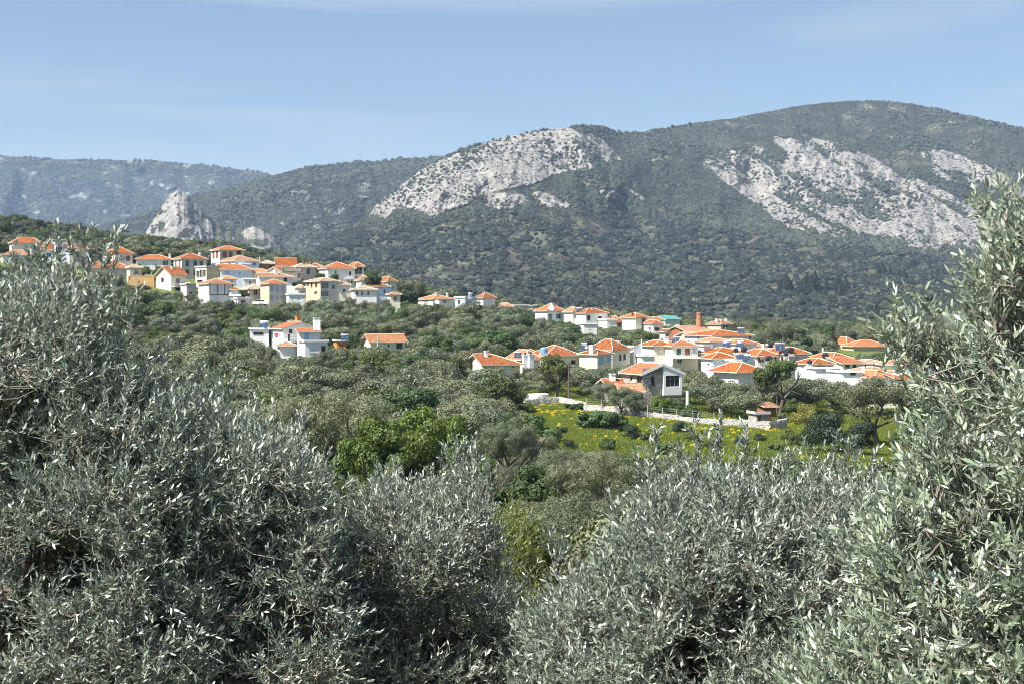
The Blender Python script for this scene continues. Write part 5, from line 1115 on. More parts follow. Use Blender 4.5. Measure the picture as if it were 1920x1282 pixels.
def wire_fence():
    pts = [P(u, y, D_) for (u, y, D_) in [(1100, 768, 211), (1128, 770, 209), (1158, 772, 207), (1188, 777, 206), (1215, 782, 204), (1243, 786, 202), (1270, 789, 201), (1300, 792, 199), (1340, 796, 198)]]
    o = pts[0]; e = empty('wire_fence', tuple(o)); tag(e, 'wire fence on thin posts behind the dry stone wall', 'fence')
    for p in pts: m = MB(); q = p-o; m.bar(tuple(q+np.array([0, .6, -1])), tuple(q+np.array([0, .6, 1.7])), .05, n=5); m.build('post', 'concrete', e)
    w = MB()
    for a_, b_ in zip(pts[:-1], pts[1:]):
        for h in (1.0, 1.3, 1.6): w.bar(tuple(a_-o+np.array([0, .6, h])), tuple(b_-o+np.array([0, .6, h])), .012, n=3)
    w.build('wire', 'steel', e)
wire_fence()
bare(508, 345, 6.0, 3.6, 'leafless pale grey tree behind the white villa', 612)
bare(797, 402, 4.6, 2.4, 'leafless reddish grey tree below the long low ridge house', 596, 'twig')
bare(968, 222, 3.2, 2.0, 'leafless grey shrub tree beside the white cistern')
bare(905, 215, 3.6, 2.4, 'half bare grey tree left of the white cistern')
bare(1015, 226, 2.4, 1.4, 'thin bare shrub behind the cistern wall')
def palm():
    p = gpoint(1541, 262); p[2] = P(1541, 700, 262)[2]; e = empty('palm_tree', tuple(p)); tag(e, 'small date palm on the white terrace of the lower village', 'palm')
    m = MB(); m.bar((0, 0, -1), (0, 0, 1.1), .28, .22, n=8); m.build('trunk', 'bark', e); V, Q = [], []
    r = np.random.default_rng(5); C_, A_, B_ = [], [], []
    for i in range(34):
        t = 2.4*i; el = r.uniform(-.1, 1.2); d = np.array([math.cos(t)*math.cos(el), math.sin(t)*math.cos(el), math.sin(el)]); q = np.array([0, 0, 1.1])
        for k in range(9):
            q = q+d*.24; d = unit(d+np.array([0, 0, -.13])); s = unit(np.cross(d, [0, 0, 1]))
            for sg in (-1, 1): C_.append(q+s*sg*.16); A_.append(unit(s*sg+d*.7)); B_.append(unit(np.cross(A_[-1], [0, 0, 1.]))) 
    V, Q = quads_from(np.array(C_), np.array(A_), np.array(B_)*1.0, .42, .07); link('crown', mesh_np('crown', V, Q, mats=('leaf_green',)), e); SPOTS.append((p[0], p[1], 2))
palm()
# near olive outlines are needed here to know which valley trees they hide
NEAR = {
 'A': [(-250,1500),(-250,555),(0,540),(100,525),(200,530),(232,590),(230,660),(300,700),(330,760),(420,900),(430,1500)],
 'B': [(300,1500),(250,790),(320,740),(370,735),(430,750),(450,805),(500,822),(560,828),(600,875),(628,935),(645,1010),(690,1100),(700,1500)],
 'C': [(600,1500),(620,1010),(650,945),(700,910),(770,905),(828,900),(842,862),(888,862),(902,915),(928,960),(958,1045),(985,1160),(1060,1500)],
 'E': [(900,1500),(965,1230),(1010,1150),(1045,1110),(1100,1085),(1150,1015),(1188,950),(1230,915),(1300,905),(1350,880),(1400,908),(1470,918),(1560,902),(1600,918),(1680,925),(1780,930),(1780,1500)],
 'R': [(2150,1600),(1380,1600),(1445,1300),(1575,1170),(1590,1060),(1645,985),(1690,890),(1705,800),(1672,715),(1658,660),(1668,608),(1732,582),(1780,600),(1785,555),(1808,500),(1822,440),(1848,405),(1900,392),(2000,400),(2150,420)]}
def hidden(u, y):
    return any(bool(in_poly(u, y, poly)) for poly in NEAR.values())
RMIN = {}
VIEWS = [(640, 765, 872, 885, 100), (905, 780, 1005, 868, 117), (575, 722, 690, 822, 118), (870, 850, 905, 890, 91)]
def ok_tree(p, Rr, Ht, z0k=0.2):
    u, yb = proj(p); _, yt = proj(p+np.array([0, 0, Ht])); ru = Rr*F/p[1]; D = p[1]
    for (sx, sy, sr) in SPOTS:
        if (p[0]-sx)**2+(p[1]-sy)**2 < (0.75*(sr+Rr))**2: return False
    for (a, b, c, d, Dh) in CLEAR:
        if D < Dh+6 and u+ru*0.8 > a and u-ru*0.8 < c and yt+ru*0.12 < d-2 and yb > b: return False
        if Dh-1 < D < Dh+11 and a-3 < u < c+3: return False
    if D < 58 and -60 < u < 1980 and not hidden(u, yt): return False
    for (a, b, c, d, Dh) in VIEWS:
        if D < Dh and u+ru*0.7 > a and u-ru*0.7 < c and yt < d: return False
    if D < 90 and 600 < u < 1800 and yt < 925: return False
    if 140 < D < 225:
        if bool(in_poly(u, yb, MEADOW)): return False
    if D < 196 and u > 985 and u < 1730:     # keep the flower meadow in view
        lim = np.interp(u, [985, 1020, 1100, 1300, 1500, 1600, 1730], [770, 838, 846, 852, 862, 872, 862])
        if yt < lim-4: return False
    return True
plants = []
y = 34.0
while y < 470:
    sp = 5.0 if y < 230 else 5.6
    tmin, tmax = -0.66, 0.62
    nx = int((tmax-tmin)*y/sp)
    for i in range(nx):
        x = (tmin+(i+rng.random())*(tmax-tmin)/nx)*y; yy = y+rng.uniform(-1.9, 1.9); Rr = rng.choice([rng.uniform(1.5, 2.6), rng.uniform(2.4, 3.6), rng.uniform(3.4, 4.8)], p=[.3, .45, .25]); Ht = Rr*rng.uniform(1.15, 1.5)+0.7
        p = np.array([x, yy, float(ground(x, yy))])
        for _ in range(3):
            if ok_tree(p, Rr, Ht): plants.append((p, Rr, Ht)); break
            Rr *= 0.72; Ht *= 0.72
    y += sp*0.86
vis, rest = [], []
for p, Rr, Ht in plants:
    u, yt = proj(p+np.array([0, 0, Ht*0.85])); ru = Rr*F/p[1]
    infr = -ru < u < 1920+ru and yt < 1282
    if infr and not hidden(u, yt) : vis.append((p, Rr, Ht))
    else: rest.append((p, Rr, Ht))
vis.sort(key=lambda t: t[0][1]/t[1])
NIND = 235
rest += vis[NIND:]
AREAS = [(lambda u, D: D < 95 and u < 1000, 'olive tree of the dense valley grove behind the near grey sprigs, left of centre'),
         (lambda u, D: D < 95, 'olive tree of the dense valley grove below the flower meadow'),
         (lambda u, D: D < 160 and u < 560, 'olive tree at the left valley side beyond the near olive crowns'),
         (lambda u, D: D < 160 and u < 1000, 'olive tree of the grove around the bright yellow green trees'),
         (lambda u, D: D < 165, 'grey olive tree of the belt just below the flower meadow'),
         (lambda u, D: u < 640, 'olive tree on the slope below the hillside village and white villa'),
         (lambda u, D: u < 1010, 'olive tree of the middle slope between bungalow and flower meadow'),
         (lambda u, D: u < 1300, 'olive tree around the stone house and below the yellow villas'),
         (lambda u, D: True, 'olive tree of the belt below the lower village at the right')]
for i, (p, Rr, Ht) in enumerate(vis[:NIND]):
    u, _ = proj(p); D = p[1]; lab = next(l for f, l in AREAS if f(u, D)); gr = rng.random()
    if gr < 0.24 and D > 70: tree(p, D, Rr, Ht, 'fresh green leafy tree scattered among the grey olives of the slope', mesh=random.choice(CG), group='fresh green trees among the olives', name='leafy_tree')
    else: tree(p, D, Rr, Ht, lab, kind='fine' if D < 115 else 'hi' if D < 190 else 'mid', group=lab.replace('olive tree', 'olive trees', 1))
def proto(name, me, R1, H1, z0):
    V = np.empty(len(me.vertices)*3, np.float32); me.vertices.foreach_get('co', V); V = V.reshape(-1, 3)*np.array([R1, R1, H1]) + np.array([0, 0, z0])
    m2 = me.copy(); m2.vertices.foreach_set('co', V.astype(np.float32).ravel()); m2.name = name; return bpy.data.objects.new(name, m2)
src = [proto('olive_form', m, 1.0, 1.0, 0.25) for m in CM] + [proto('leafy_form', m, 1.0, 1.0, 0.2) for m in CG[:2]]
rp = np.array([t[0] for t in rest]); n = len(rp)
idx = np.where(rng.random(n) < 0.30, rng.integers(6, 8, n), rng.integers(0, 6, n))
stuff('olive_grove', 'continuous olive groves filling the valley and the slopes round the villages', 'olive grove', rp, rng.uniform(0, 6.28, n), np.array([t[1] for t in rest]), idx, src)
print('trees individual', min(NIND, len(vis)), 'visible', len(vis), 'rest', n)

# wooded ridge behind the hillside village
FR = [blob_mesh('far_form', 500+i, 'leaf_grove') for i in range(4)]
FG = [blob_mesh('far_form', 510+i, 'leaf_scrub') for i in range(4)]
fsrc = [bpy.data.objects.new('grove_form', m) for m in FR] + [bpy.data.objects.new('scrub_form', m) for m in FG]
HM = [crown_mesh('ridge_form', 520+i, 1.0, 1.3, 0.05, 16, 2600, 0.10, 'leaf_grove', asp=0.6, lobes=0.38, fill=0.1) for i in range(4)]
HG = [crown_mesh('ridge_form', 530+i, 1.0, 1.3, 0.05, 16, 2600, 0.10, 'leaf_green', asp=0.6, lobes=0.38, fill=0.1) for i in range(2)]
hsrc = [bpy.data.objects.new('ridge_form', m) for m in HM+HG]
pts = []
y = 440.0
while y < 640:
    nx = int(1.3*y/5.4)
    for i in range(nx):
        x = (-0.5+(i+rng.random())/nx)*1.3*y; yy = y+rng.uniform(-2.5, 2.5); p = np.array([x, yy, float(ground(x, yy))])
        if yy < 480 and any(abs(proj(p)[0]-(a+c)/2) < (c-a)/2+8 and abs(yy-Dh-5) < 12 for (a, b, c, d, Dh) in CLEAR): continue
        pts.append(p)
    y += 4.9
pts = np.array(pts); n = len(pts)
stuff('ridge_woodland', 'dark green woodland along the ridge and plain behind the villages', 'woodland', pts, rng.uniform(0, 6.28, n), rng.uniform(2.2, 3.9, n), np.where(rng.random(n) < .3, rng.integers(4, 6, n), rng.integers(0, 4, n)), hsrc)

# groves and scrub on the mountains
def sc(name, label, cat, sheets_n, lo, hi, which):
    p = np.concatenate([a for a in sheets_n]); n = len(p)
    pn = 0.55+0.95*sstep(0.3, 0.7, fbm(p[:, 0]/90, p[:, 1]/90, p[:, 2]/60, 3)); stuff(name, label, cat, p, rng.uniform(0, 6.28, n), np.where(rng.random(n) < .3, rng.uniform(lo*0.6, lo, n), rng.uniform(lo, hi, n))*pn*0.82, which(n), fsrc)
gaps = lambda u, y: sstep(0.58, 0.46, fbm(u/26, y/9, 6.0, 3))*0.92+0.08
low = lambda u, y: sstep(1560, 1450, u)*0 + np.clip((y-np.interp(u, [400, 700, 900, 1100, 1300, 1500, 1700, 1900], [420, 425, 400, 395, 415, 450, 470, 480]))/14, 0, 1)
pa, _, _ = M3.sample(38000, lambda u, y, r: low(u, y)*gaps(u, y)*(1-r)*(y < 640), 300, 2150)
sc('mountain_groves', 'olive groves dotted over the lower mountain slope', 'olive grove', [pa], 2.0, 3.6, lambda n: np.where(rng.random(n) < 0.22, rng.integers(4, 8, n), rng.integers(0, 4, n)))
pb, _, _ = M3.sample(95000, lambda u, y, r: (1-low(u, y))*(1-0.97*r)*(0.22+0.78*sstep(0.42, 0.58, fbm(u/30, y/18, 3.0, 4)))*(1-0.25*sstep(1480, 1600, u)*sstep(340, 300, y)), 560, 2150)
sc('mountain_scrub', 'dark scrub and kermes oak dotted over the limestone mountain', 'scrub', [pb], 1.3, 3.4, lambda n: np.where(rng.random(n) < 0.85, rng.integers(4, 8, n), rng.integers(0, 4, n)))
pq, _, _ = M3.sample(6000, lambda u, y, r: r*(0.4+fbm(u/20, y/14, 4.0, 3)), 560, 2150)
sc('rock_scrub', 'small dark bushes growing out of the bare limestone', 'scrub', [pq], 0.8, 2.2, lambda n: rng.integers(4, 8, n))
pc, _, _ = M2.sample(30000, lambda u, y, r: (1-0.8*r)*(0.3+0.7*sstep(0.42, 0.56, fbm(u/40, y/25, 3.0, 4))), 200, 900)
ph, _, _ = M2.sample(2200, lambda u, y, r: (y-pts_interp([(200,420),(300,392),(385,362),(430,355),(500,335),(560,319),(640,307),(700,303),(790,299),(900,300)], u) < 40)*1.0, 330, 880)
sc('skyline_woodland', 'taller dark pines along the crest of the wooded mountain', 'woodland', [ph], 3.4, 6.2, lambda n: rng.integers(4, 8, n))
sc('mountain_woodland', 'dark pine and oak woodland on the mountain behind the village', 'woodland', [pc], 2.2, 4.6, lambda n: rng.integers(4, 8, n))
pk, _, _ = MK.sample(3600, lambda u, y, r: (1-0.82*r)+0*u)
sc('knoll_scrub', 'dark scrub dotted over the rocky knoll', 'scrub', [pk], 1.0, 2.6, lambda n: rng.integers(4, 8, n))
pd, _, _ = M1.sample(22000, lambda u, y, r: (1-0.9*r)*(0.25+0.75*sstep(0.42, 0.56, fbm(u/30, y/14, 3.0, 4))), -100, 560)
sc('far_woodland', 'blue hazy woodland on the far mountain range', 'woodland', [pd], 3.0, 7.0, lambda n: rng.integers(4, 8, n))
# dark conifers that stand out singly on the lower slope
def conifer_mesh(seed):
    r = np.random.default_rng(seed); n = 1500; t = r.random(n)**0.8; a = r.random(n)*6.28; rad = (1-t)**0.8*(0.75+0.35*r.random(n)+0.2*np.sin(a*5+seed)); 
    c = np.stack([np.cos(a)*rad, np.sin(a)*rad, t*3.4+0.2], 1); nn = unit(np.stack([np.cos(a), np.sin(a), 0.5+0*a], 1)+0.6*rnd_dir(r, n)); x = unit(np.cross(nn, rnd_dir(r, n))); y = np.cross(nn, x)
    V, Q = quads_from(c, x, y, 0.30, 0.2); return mesh_np('crown', V, Q, mats=('leaf_conifer',))
CN = [conifer_mesh(i) for i in range(3)]; ctr = MB(); ctr.bar((0, 0, -.6), (0, 0, 1.0), .12, n=6)
ctk = bpy.data.meshes.new('trunk'); ctk.from_pydata(ctr.v, [], ctr.f); ctk.materials.append(MATS['bark'])
for i, (u, yb, hp) in enumerate([(1463,548,22),(1475,551,36),(1482,552,26),(1505,548,24),(1513,550,36),(1521,552,30),(1528,550,38),(1549,547,20),(1570,550,32),(1577,556,28),(1586,545,24),(1655,515,24),(1648,517,18),(1669,517,14),(1695,523,20),(1748,533,18),(1757,535,16),(1432,478,14),(1306,470,14)]):
    p = on_sheet(M3, u, yb); h = 1.05*hp/F*p[1]; e = empty('conifer', tuple(p)); big = 1463 <= u <= 1590
    tag(e, 'dark conifer of the short dark row on the lower mountain slope' if big else 'small dark conifer standing singly on the mountain slope, right of the short row', 'conifer', 'dark conifers in a short row' if big else 'single small conifers')
    if not big and u < 1463: e['label'] = 'small dark conifer standing singly on the mountain slope, above and left of the row'; e['group'] = 'single conifers above the row'
    c = link('crown', CN[i % 3], e); k = h/3.6; c.scale = (k*1.25, k*1.25, k); t = link('trunk', ctk, e); t.scale = (k, k, k)
for i, (u, yb, k) in enumerate([(1262,241,4.0),(1294,238,4.6),(1254,243,2.8)]):
    p = on_sheet(M3, u, yb); e = empty('skyline_tree', tuple(p - np.array([0, 0, 0.5]))); tag(e, ['wide tree on the skyline left of the highest summit', 'taller dark tree on the skyline, right one', 'smallest tree on the skyline, left one'][i], 'tree')
    c = link('crown', FG[i], e); c.scale = (k, k, k*1.1); c.location = (0, 0, k*.5); t = link('trunk', ctk, e); t.scale = (2, 2, 3)

# meadow: grass tufts and yellow flowers
def tuft(seed, mat, n, h, r0, w):
    r = np.random.default_rng(seed); a = r.random(n)*6.28; q = r.random(n)**.5*r0; c = np.stack([np.cos(a)*q, np.sin(a)*q, h*(0.3+0.3*r.random(n))], 1)
    x = unit(np.stack([r.normal(size=n)*.45, r.normal(size=n)*.45, np.ones(n)], 1)); b = unit(np.cross(x, rnd_dir(r, n))); V, Q = quads_from(c, x, b, h*(.6+.6*r.random(n)), w); return mesh_np('tuft', V, Q, mats=(mat,))
def flower(seed):
    r = np.random.default_rng(seed); n = 200; V1 = tuft(seed, 'leaf_grass', 90, .8, .5, .06)
    d = rnd_dir(r, n); d[:, 2] = np.abs(d[:, 2]); c = d*np.array([.5, .5, .45])*(0.8+.2*r.random((n, 1)))+np.array([0, 0, .45]); nn = unit(d+.6*rnd_dir(r, n)); x = unit(np.cross(nn, rnd_dir(r, n))); y = np.cross(nn, x)
    V, Q = quads_from(c, x, y, .11, .09); vo = np.empty(len(V1.vertices)*3, np.float32); V1.vertices.foreach_get('co', vo); vo = vo.reshape(-1, 3); k = len(vo)
    return mesh_np('flower', np.concatenate([vo, V]), np.concatenate([np.arange(k).reshape(-1, 4), Q+k]), mats=('leaf_grass', 'petal'), fm=np.r_[np.zeros(k//4), np.ones(len(Q))])
tsrc = [bpy.data.objects.new('tuft_form', tuft(i, 'leaf_grass', 70, .55, .8, .05)) for i in range(3)]
def on_meadow(n, test):
    out = []
    while sum(len(o) for o in out) < n:
        x = rng.uniform(-5, 75, n*3); yv = rng.uniform(158, 232, n*3); z = ground(x, yv); u, v = proj(np.stack([x, yv, z], -1)); k = in_poly(u, v, MEADOW) & test(u, v, x, yv); out.append(np.stack([x, yv, z], -1)[k])
    return np.concatenate(out)[:n]
g1 = on_meadow(15000, lambda u, v, x, y: fbm(x/5, y/5, 1.0, 3) > 0.30); n = len(g1)
stuff('meadow_grass', 'tall fresh grass of the flower meadow', 'grass', g1, rng.uniform(0, 6, n), rng.uniform(.5, 1.25, n), rng.integers(0, 3, n), tsrc)
fsr2 = [bpy.data.objects.new('flower_form', flower(i)) for i in range(3)]
def fl_test(u, v, x, y):
    band = (np.abs(v-np.interp(u, [1000, 1100, 1200, 1350, 1480], [768, 778, 786, 808, 818])) < 9) & (u < 1500)
    return (u < 1560) & ((band & (fbm(x/3, y/3, 5.0, 2) > .40)) | ((fbm(x/4, y/4, 8.0, 3) > .57) & (rng.random(len(u)) < .6)) | (rng.random(len(u)) < 0.03))
g2 = on_meadow(4200, fl_test); n = len(g2)
stuff('wildflowers', 'yellow flowering wild plants scattered over the green meadow', 'wildflowers', g2, rng.uniform(0, 6, n), rng.uniform(.18, .50, n)*(1+0.6*(rng.random(n) < .10)), rng.integers(0, 3, n), fsr2)
# low undergrowth between the valley trees
x = rng.uniform(-110, 130, 36000); yv = rng.uniform(22, 300, 36000); k = np.abs(x) < yv*0.62; x, yv = x[k], yv[k]; z = ground(x, yv); u, v = proj(np.stack([x, yv, z], -1)); k = ~in_poly(u, v, MEADOW); g3 = np.stack([x, yv, z], -1)[k]; n = len(g3)
stuff('undergrowth', 'weeds and grass under the olive trees', 'undergrowth', g3, rng.uniform(0, 6, n), rng.uniform(.5, 1.1, n)*np.clip(g3[:, 1]/90, .45, 1.3), rng.integers(0, 3, n), tsrc)

# ------------------------------------------------------------------ near olive trees
def near_olive(key, label, D0, tmax, lai, base_u, seed, leafL=0.047, mat='leaf_near', sparse_top=0.0, K=18, clump=2.8, name='olive_tree', poly=None, side=0.0, wl=0.25, slen=(0.12, 0.30), fork_v=1330, thr=0.46, lean=0.45, vm=950, sprigs=(), voids=(), bare_limbs=()):
    poly = poly or NEAR[key]; r = np.random.default_rng(seed); ppm = F/D0
    a = np.array(poly, float); area = 0.5*abs(np.dot(a[:, 0], np.roll(a[:, 1], 1))-np.dot(a[:, 1], np.roll(a[:, 0], 1)))/ppm**2
    la = leafL*leafL*wl*0.68*0.55; nS = int(area*lai/la/K)
    lo, hi = a.min(0), a.max(0)
    def sample(n, inset=0.0):
        out = []; tot = 0
        while tot < n:
            u = r.uniform(lo[0], hi[0], n*3); v = r.uniform(lo[1], hi[1], n*3); wb = (fbm(u/70, v/70, seed*1.7, 3)-0.5)*(70 if D0 > 6 else 30); k = in_poly(u+wb, v+wb*0.8, poly); u, v = u[k], v[k]; d = poly_dist(u, v, poly)/ppm
            T = tmax*np.sqrt(np.clip((d+0.04)/0.55, 0, 1)); D = D0 - lean*(v-vm)/ppm + r.uniform(-1, 1, len(u))*T
            p = P(u, v, D); nz_ = 0.6*fbm(p[:, 0]*clump*1.3, p[:, 1]*clump*1.3, p[:, 2]*clump*1.3+seed, 2)+0.4*fbm(p[:, 0]*clump*.5, p[:, 1]*clump*.5, p[:, 2]*clump*.5+seed, 2)
            k = ((nz_ > thr) | (r.random(len(u)) < 0.08)) & (d > inset)
            for (vu, vv, vr) in voids: k &= ~((np.hypot(u-vu, (v-vv)*1.15)*(0.8+0.4*fbm(u/22, v/22, seed*1.0, 2)) < vr) & (D < D0 - lean*(v-vm)/ppm + 0.45*tmax))
            out.append(np.concatenate([p[k], d[k, None]], 1)); tot += k.sum()
        return np.concatenate(out)[:n]
    # skeleton of limbs: every node joins the cheapest node nearer the fork
    fork = P(base_u, fork_v, D0-lean*(fork_v-vm)/ppm+0.35*tmax); gz = float(ground(fork[0], fork[1]))
    nd = sample(420, 0.10)[:, :3]; nd = nd[np.argsort(np.linalg.norm(nd-fork, axis=1))]
    pts = [fork]; par = [-1]; pl = [0.0]
    for p in nd:
        q = np.array(pts); dist = np.linalg.norm(q-p, axis=1); c = dist**1.35 + 0.33*np.array(pl); j = int(np.argmin(c)); pts.append(p); par.append(j); pl.append(pl[j]+dist[j])
    pts = np.array(pts); cnt = np.ones(len(pts))
    for i in range(len(pts)-1, 0, -1): cnt[par[i]] += cnt[i]
    rad = (0.0055 if D0 > 6 else 0.0024)*cnt**0.55
    A, B, ra, rb = [], [], [], []
    for i in range(1, len(pts)):
        p, q = pts[par[i]], pts[i]; L = np.linalg.norm(q-p); k = max(1, int(L/0.18)); prev = p; pr = min(rad[par[i]], rad[i]*1.5)
        for s in range(1, k+1):
            t = s/k; x = p+(q-p)*t + (r.normal(size=3)*L*0.05*math.sin(math.pi*t) if s < k else 0); x = x+np.array([0, 0, -0.06*L*math.sin(math.pi*t)]); rr = pr+(rad[i]-pr)*t
            A.append(prev); B.append(x); ra.append(pr+(rad[i]-pr)*(s-1)/k); rb.append(rr); prev = x
    for lb in bare_limbs:       # thick crooked limbs that show in the gaps of the crown
        q = [P(u, v, D0 - lean*(v-vm)/ppm + dd_) for (u, v, dd_) in lb[1]]; n_ = len(q)-1
        for i in range(n_):
            for s in range(4):
                f = lambda t: q[i]+(q[i+1]-q[i])*t + 0.02*np.array([math.sin(9*t+i*5), math.cos(7*t+i*3), math.sin(11*t+i)])*(0 < t+i)
                ra_ = lb[0]*(1-0.75*(i+s/4)/n_); A.append(f(s/4)); B.append(f((s+1)/4)); ra.append(ra_); rb.append(lb[0]*(1-0.75*(i+(s+1)/4)/n_))
    e = empty(name, (fork[0], fork[1], gz)); tag(e, label, 'olive tree' if name == 'olive_tree' else 'shrub', None)
    off = np.array([fork[0], fork[1], gz])
    V, Q = tube_np(np.array(A)-off, np.array(B)-off, ra, rb, 6); link('limbs', mesh_np('limbs', V, Q, mats=('bark',), smooth=True), e)
    # trunk, twisted, from the ground to the fork
    A, B, ra, rb = [], [], [], []; prev = np.array([0.25, 0.1, -0.4]); top = fork-off; n = 7; R0 = max(0.10, 0.0055*cnt[0]**0.55*1.3)
    for s in range(1, n+1):
        t = s/n; x = np.array([0.25*(1-t), 0.1*(1-t), -0.4])*(1-t) + top*t + r.normal(size=3)*0.05*(s < n); A.append(prev); B.append(x); ra.append(R0*(1.7-0.7*(s-1)/n)); rb.append(R0*(1.7-0.7*s/n)); prev = x
    V, Q = tube_np(A, B, ra, rb, 10); link('trunk', mesh_np('trunk', V, Q, mats=('bark',), smooth=True), e)
    # shoots
    SPR = []
    sp = sample(int(nS*2.2)); Ls = r.uniform(*slen, len(sp)); k = (sp[:, 3] > 0.62*Ls) | (r.random(len(sp)) < 0.07); sp, Ls = sp[k][:nS], Ls[k][:nS]; ex = []
    for (u0, v0, u1, v1) in sprigs:      # tall leading shoots above the crown
        m_ = max(4, int(math.hypot(u1-u0, v1-v0)/ppm/0.028)); t_ = np.linspace(0, 1, m_)[:, None]; pa, pb = P(u0, v0, D0-lean*(v0-vm)/ppm), P(u1, v1, D0-lean*(v0-vm)/ppm)
        q = pa+(pb-pa)*t_+r.normal(size=(m_, 3))*0.012; ex.append(np.concatenate([q, np.full((m_, 1), -1.0), (0.07+0.08*(1-t_))], 1)); pts = np.concatenate([pts, q[::3]]) 
        V_, Q_ = tube_np(q[:-1], q[1:], np.full(m_-1, .0035), np.full(m_-1, .003), 4); SPR.append((V_, Q_))
    if ex: ex = np.concatenate(ex); sp = np.concatenate([sp, ex[:, :4]]); Ls = np.concatenate([Ls, ex[:, 4]])
    nS = len(sp); p0, dd = sp[:, :3], sp[:, 3]
    cen = P(base_u, 1150, D0); out = unit(p0-cen); h = vnoise(p0[:, 0]*1.3, p0[:, 1]*1.3, p0[:, 2]*1.3+9)
    d0 = unit(out*0.40 + rnd_dir(r, nS)*0.85 + np.array([side, 0, 0.42])); edge = dd < 0.22; tall = dd < 0
    d0[edge] = unit(d0[edge]*0.55 + np.array([side*0.6, 0, 0.75]))
    d0[tall] = unit(rnd_dir(r, int(tall.sum()))*0.55+np.array([side*0.3, 0, 0.8]))
    K2 = K//2
    tt = (np.arange(K2)+0.6)/K2; bend = unit(rnd_dir(r, nS)+np.array([0, 0, 0.35]))*0.28
    C = p0[:, None]+d0[:, None]*(Ls[:, None]*tt)[..., None] + bend[:, None]*((Ls[:, None])*(tt**2)[None])[..., None]
    T = unit(d0[:, None]+2*bend[:, None]*tt[None, :, None])
    ref = unit(np.cross(T, unit(rnd_dir(r, nS))[:, None])); bi = np.cross(T, ref)
    ang = (np.arange(K2) % 2)*np.pi/2; ang = ang[None]+r.normal(size=(nS, K2))*0.25
    leaves = []
    for sg in (0, np.pi):
        s = ref*np.cos(ang+sg)[..., None]+bi*np.sin(ang+sg)[..., None]
        op = r.uniform(0.55, 1.35, (nS, K2))[..., None]; op = op*(1.1-0.5*tt[None, :, None])
        dr = unit(T*np.cos(op)+s*np.sin(op)+np.array([0, 0, 0.08])); nrm = unit(np.cross(np.cross(dr, T), dr)+rnd_dir(r, nS*K2).reshape(nS, K2, 3)*0.55)
        cr = unit(np.cross(nrm, dr)); leaves.append((C, dr, cr, np.cross(dr, cr)))
    C_, dr, cr, nr = [np.concatenate([l[i].reshape(-1, 3) for l in leaves]) for i in range(4)]
    keep = r.random(len(C_)) < 0.93; C_, dr, cr, nr = C_[keep], dr[keep], cr[keep], nr[keep]; n = len(C_)
    L = leafL*(0.6+0.6*r.random(n))[:, None]; w = L*wl*(0.8+0.4*r.random((n, 1))); cv = (r.random((n, 1))-0.35)*0.16*L
    V = np.empty((n, 6, 3)); V[:, 0] = C_; V[:, 1] = C_+dr*L*.34+cr*w*.46+nr*cv; V[:, 2] = C_+dr*L*.34-cr*w*.46+nr*cv
    V[:, 3] = C_+dr*L*.72+cr*w*.40+nr*cv*.9; V[:, 4] = C_+dr*L*.72-cr*w*.40+nr*cv*.9; V[:, 5] = C_+dr*L
    b = np.arange(n)[:, None]*6; tr = np.concatenate([b+[[0, 2, 1]], b+[[3, 4, 5]]]); qd = b+[[1, 2, 4, 3]]
    V = V.reshape(-1, 3)-off
    link('crown', mesh_np('crown', V, qd, tr, mats=(mat,)), e)
    # twig wood: shoot axes plus the link from each shoot to the nearest limb node
    ax = np.concatenate([p0[:, None], C], 1)[:, ::3]; A = ax[:, :-1].reshape(-1, 3); B = ax[:, 1:].reshape(-1, 3); m = ax.shape[1]-1
    rr = np.tile(np.linspace(0.0024, 0.0010, m+1), (nS, 1))
    near = np.empty(nS, int)
    for s in range(0, nS, 500): near[s:s+500] = np.argmin(((p0[s:s+500, None]-pts[None])**2).sum(-1), 1)
    jp = pts[near]; md = (jp+p0)/2 - d0*np.linalg.norm(jp-p0, axis=1, keepdims=True)*0.12 + rnd_dir(r, nS)*0.01
    V, Q = tube_np(np.concatenate([A, jp, md])-off, np.concatenate([B, md, p0])-off, np.concatenate([rr[:, :-1].ravel(), np.full(nS, .0034), np.full(nS, .0028)]), np.concatenate([rr[:, 1:].ravel(), np.full(nS, .0028), np.full(nS, .0022)]), 3)
    for V_, Q_ in SPR: Q = np.concatenate([Q, Q_+len(V)]); V = np.concatenate([V, V_-off])
    link('twigs', mesh_np('twigs', V, Q, mats=('twig',), smooth=True), e)
    print(key, 'shoots', nS, 'leaves', n)
near_olive('A', 'tall grey olive tree filling the left of the view, its sprigs reaching the village roofs', 8.7, 1.0, 9.0, 120, 11, sprigs=[(105,530,111,432),(160,530,157,440),(213,530,215,438),(60,530,55,480),(25,540,22,488),(245,640,249,560),(190,520,187,468),(135,520,138,470),(85,520,78,470)], voids=[(130,1075,70),(420,1050,60),(50,1205,40),(90,780,40),(250,700,35),(300,1180,45)], bare_limbs=[(.045,[(-60,1260,.5),(20,1225,.15),(90,1205,.1),(150,1130,.1),(175,1060,.15),(200,1020,.3)]),(.03,[(120,1220,.3),(135,1140,.05),(128,1060,.1),(150,990,.3)]),(.022,[(90,1110,.1),(150,1060,0),(215,1010,.2),(260,960,.4)]),(.02,[(30,760,.2),(20,840,.1),(10,900,.3)]),(.018,[(380,1100,.3),(430,1040,.1),(470,990,.3)])])
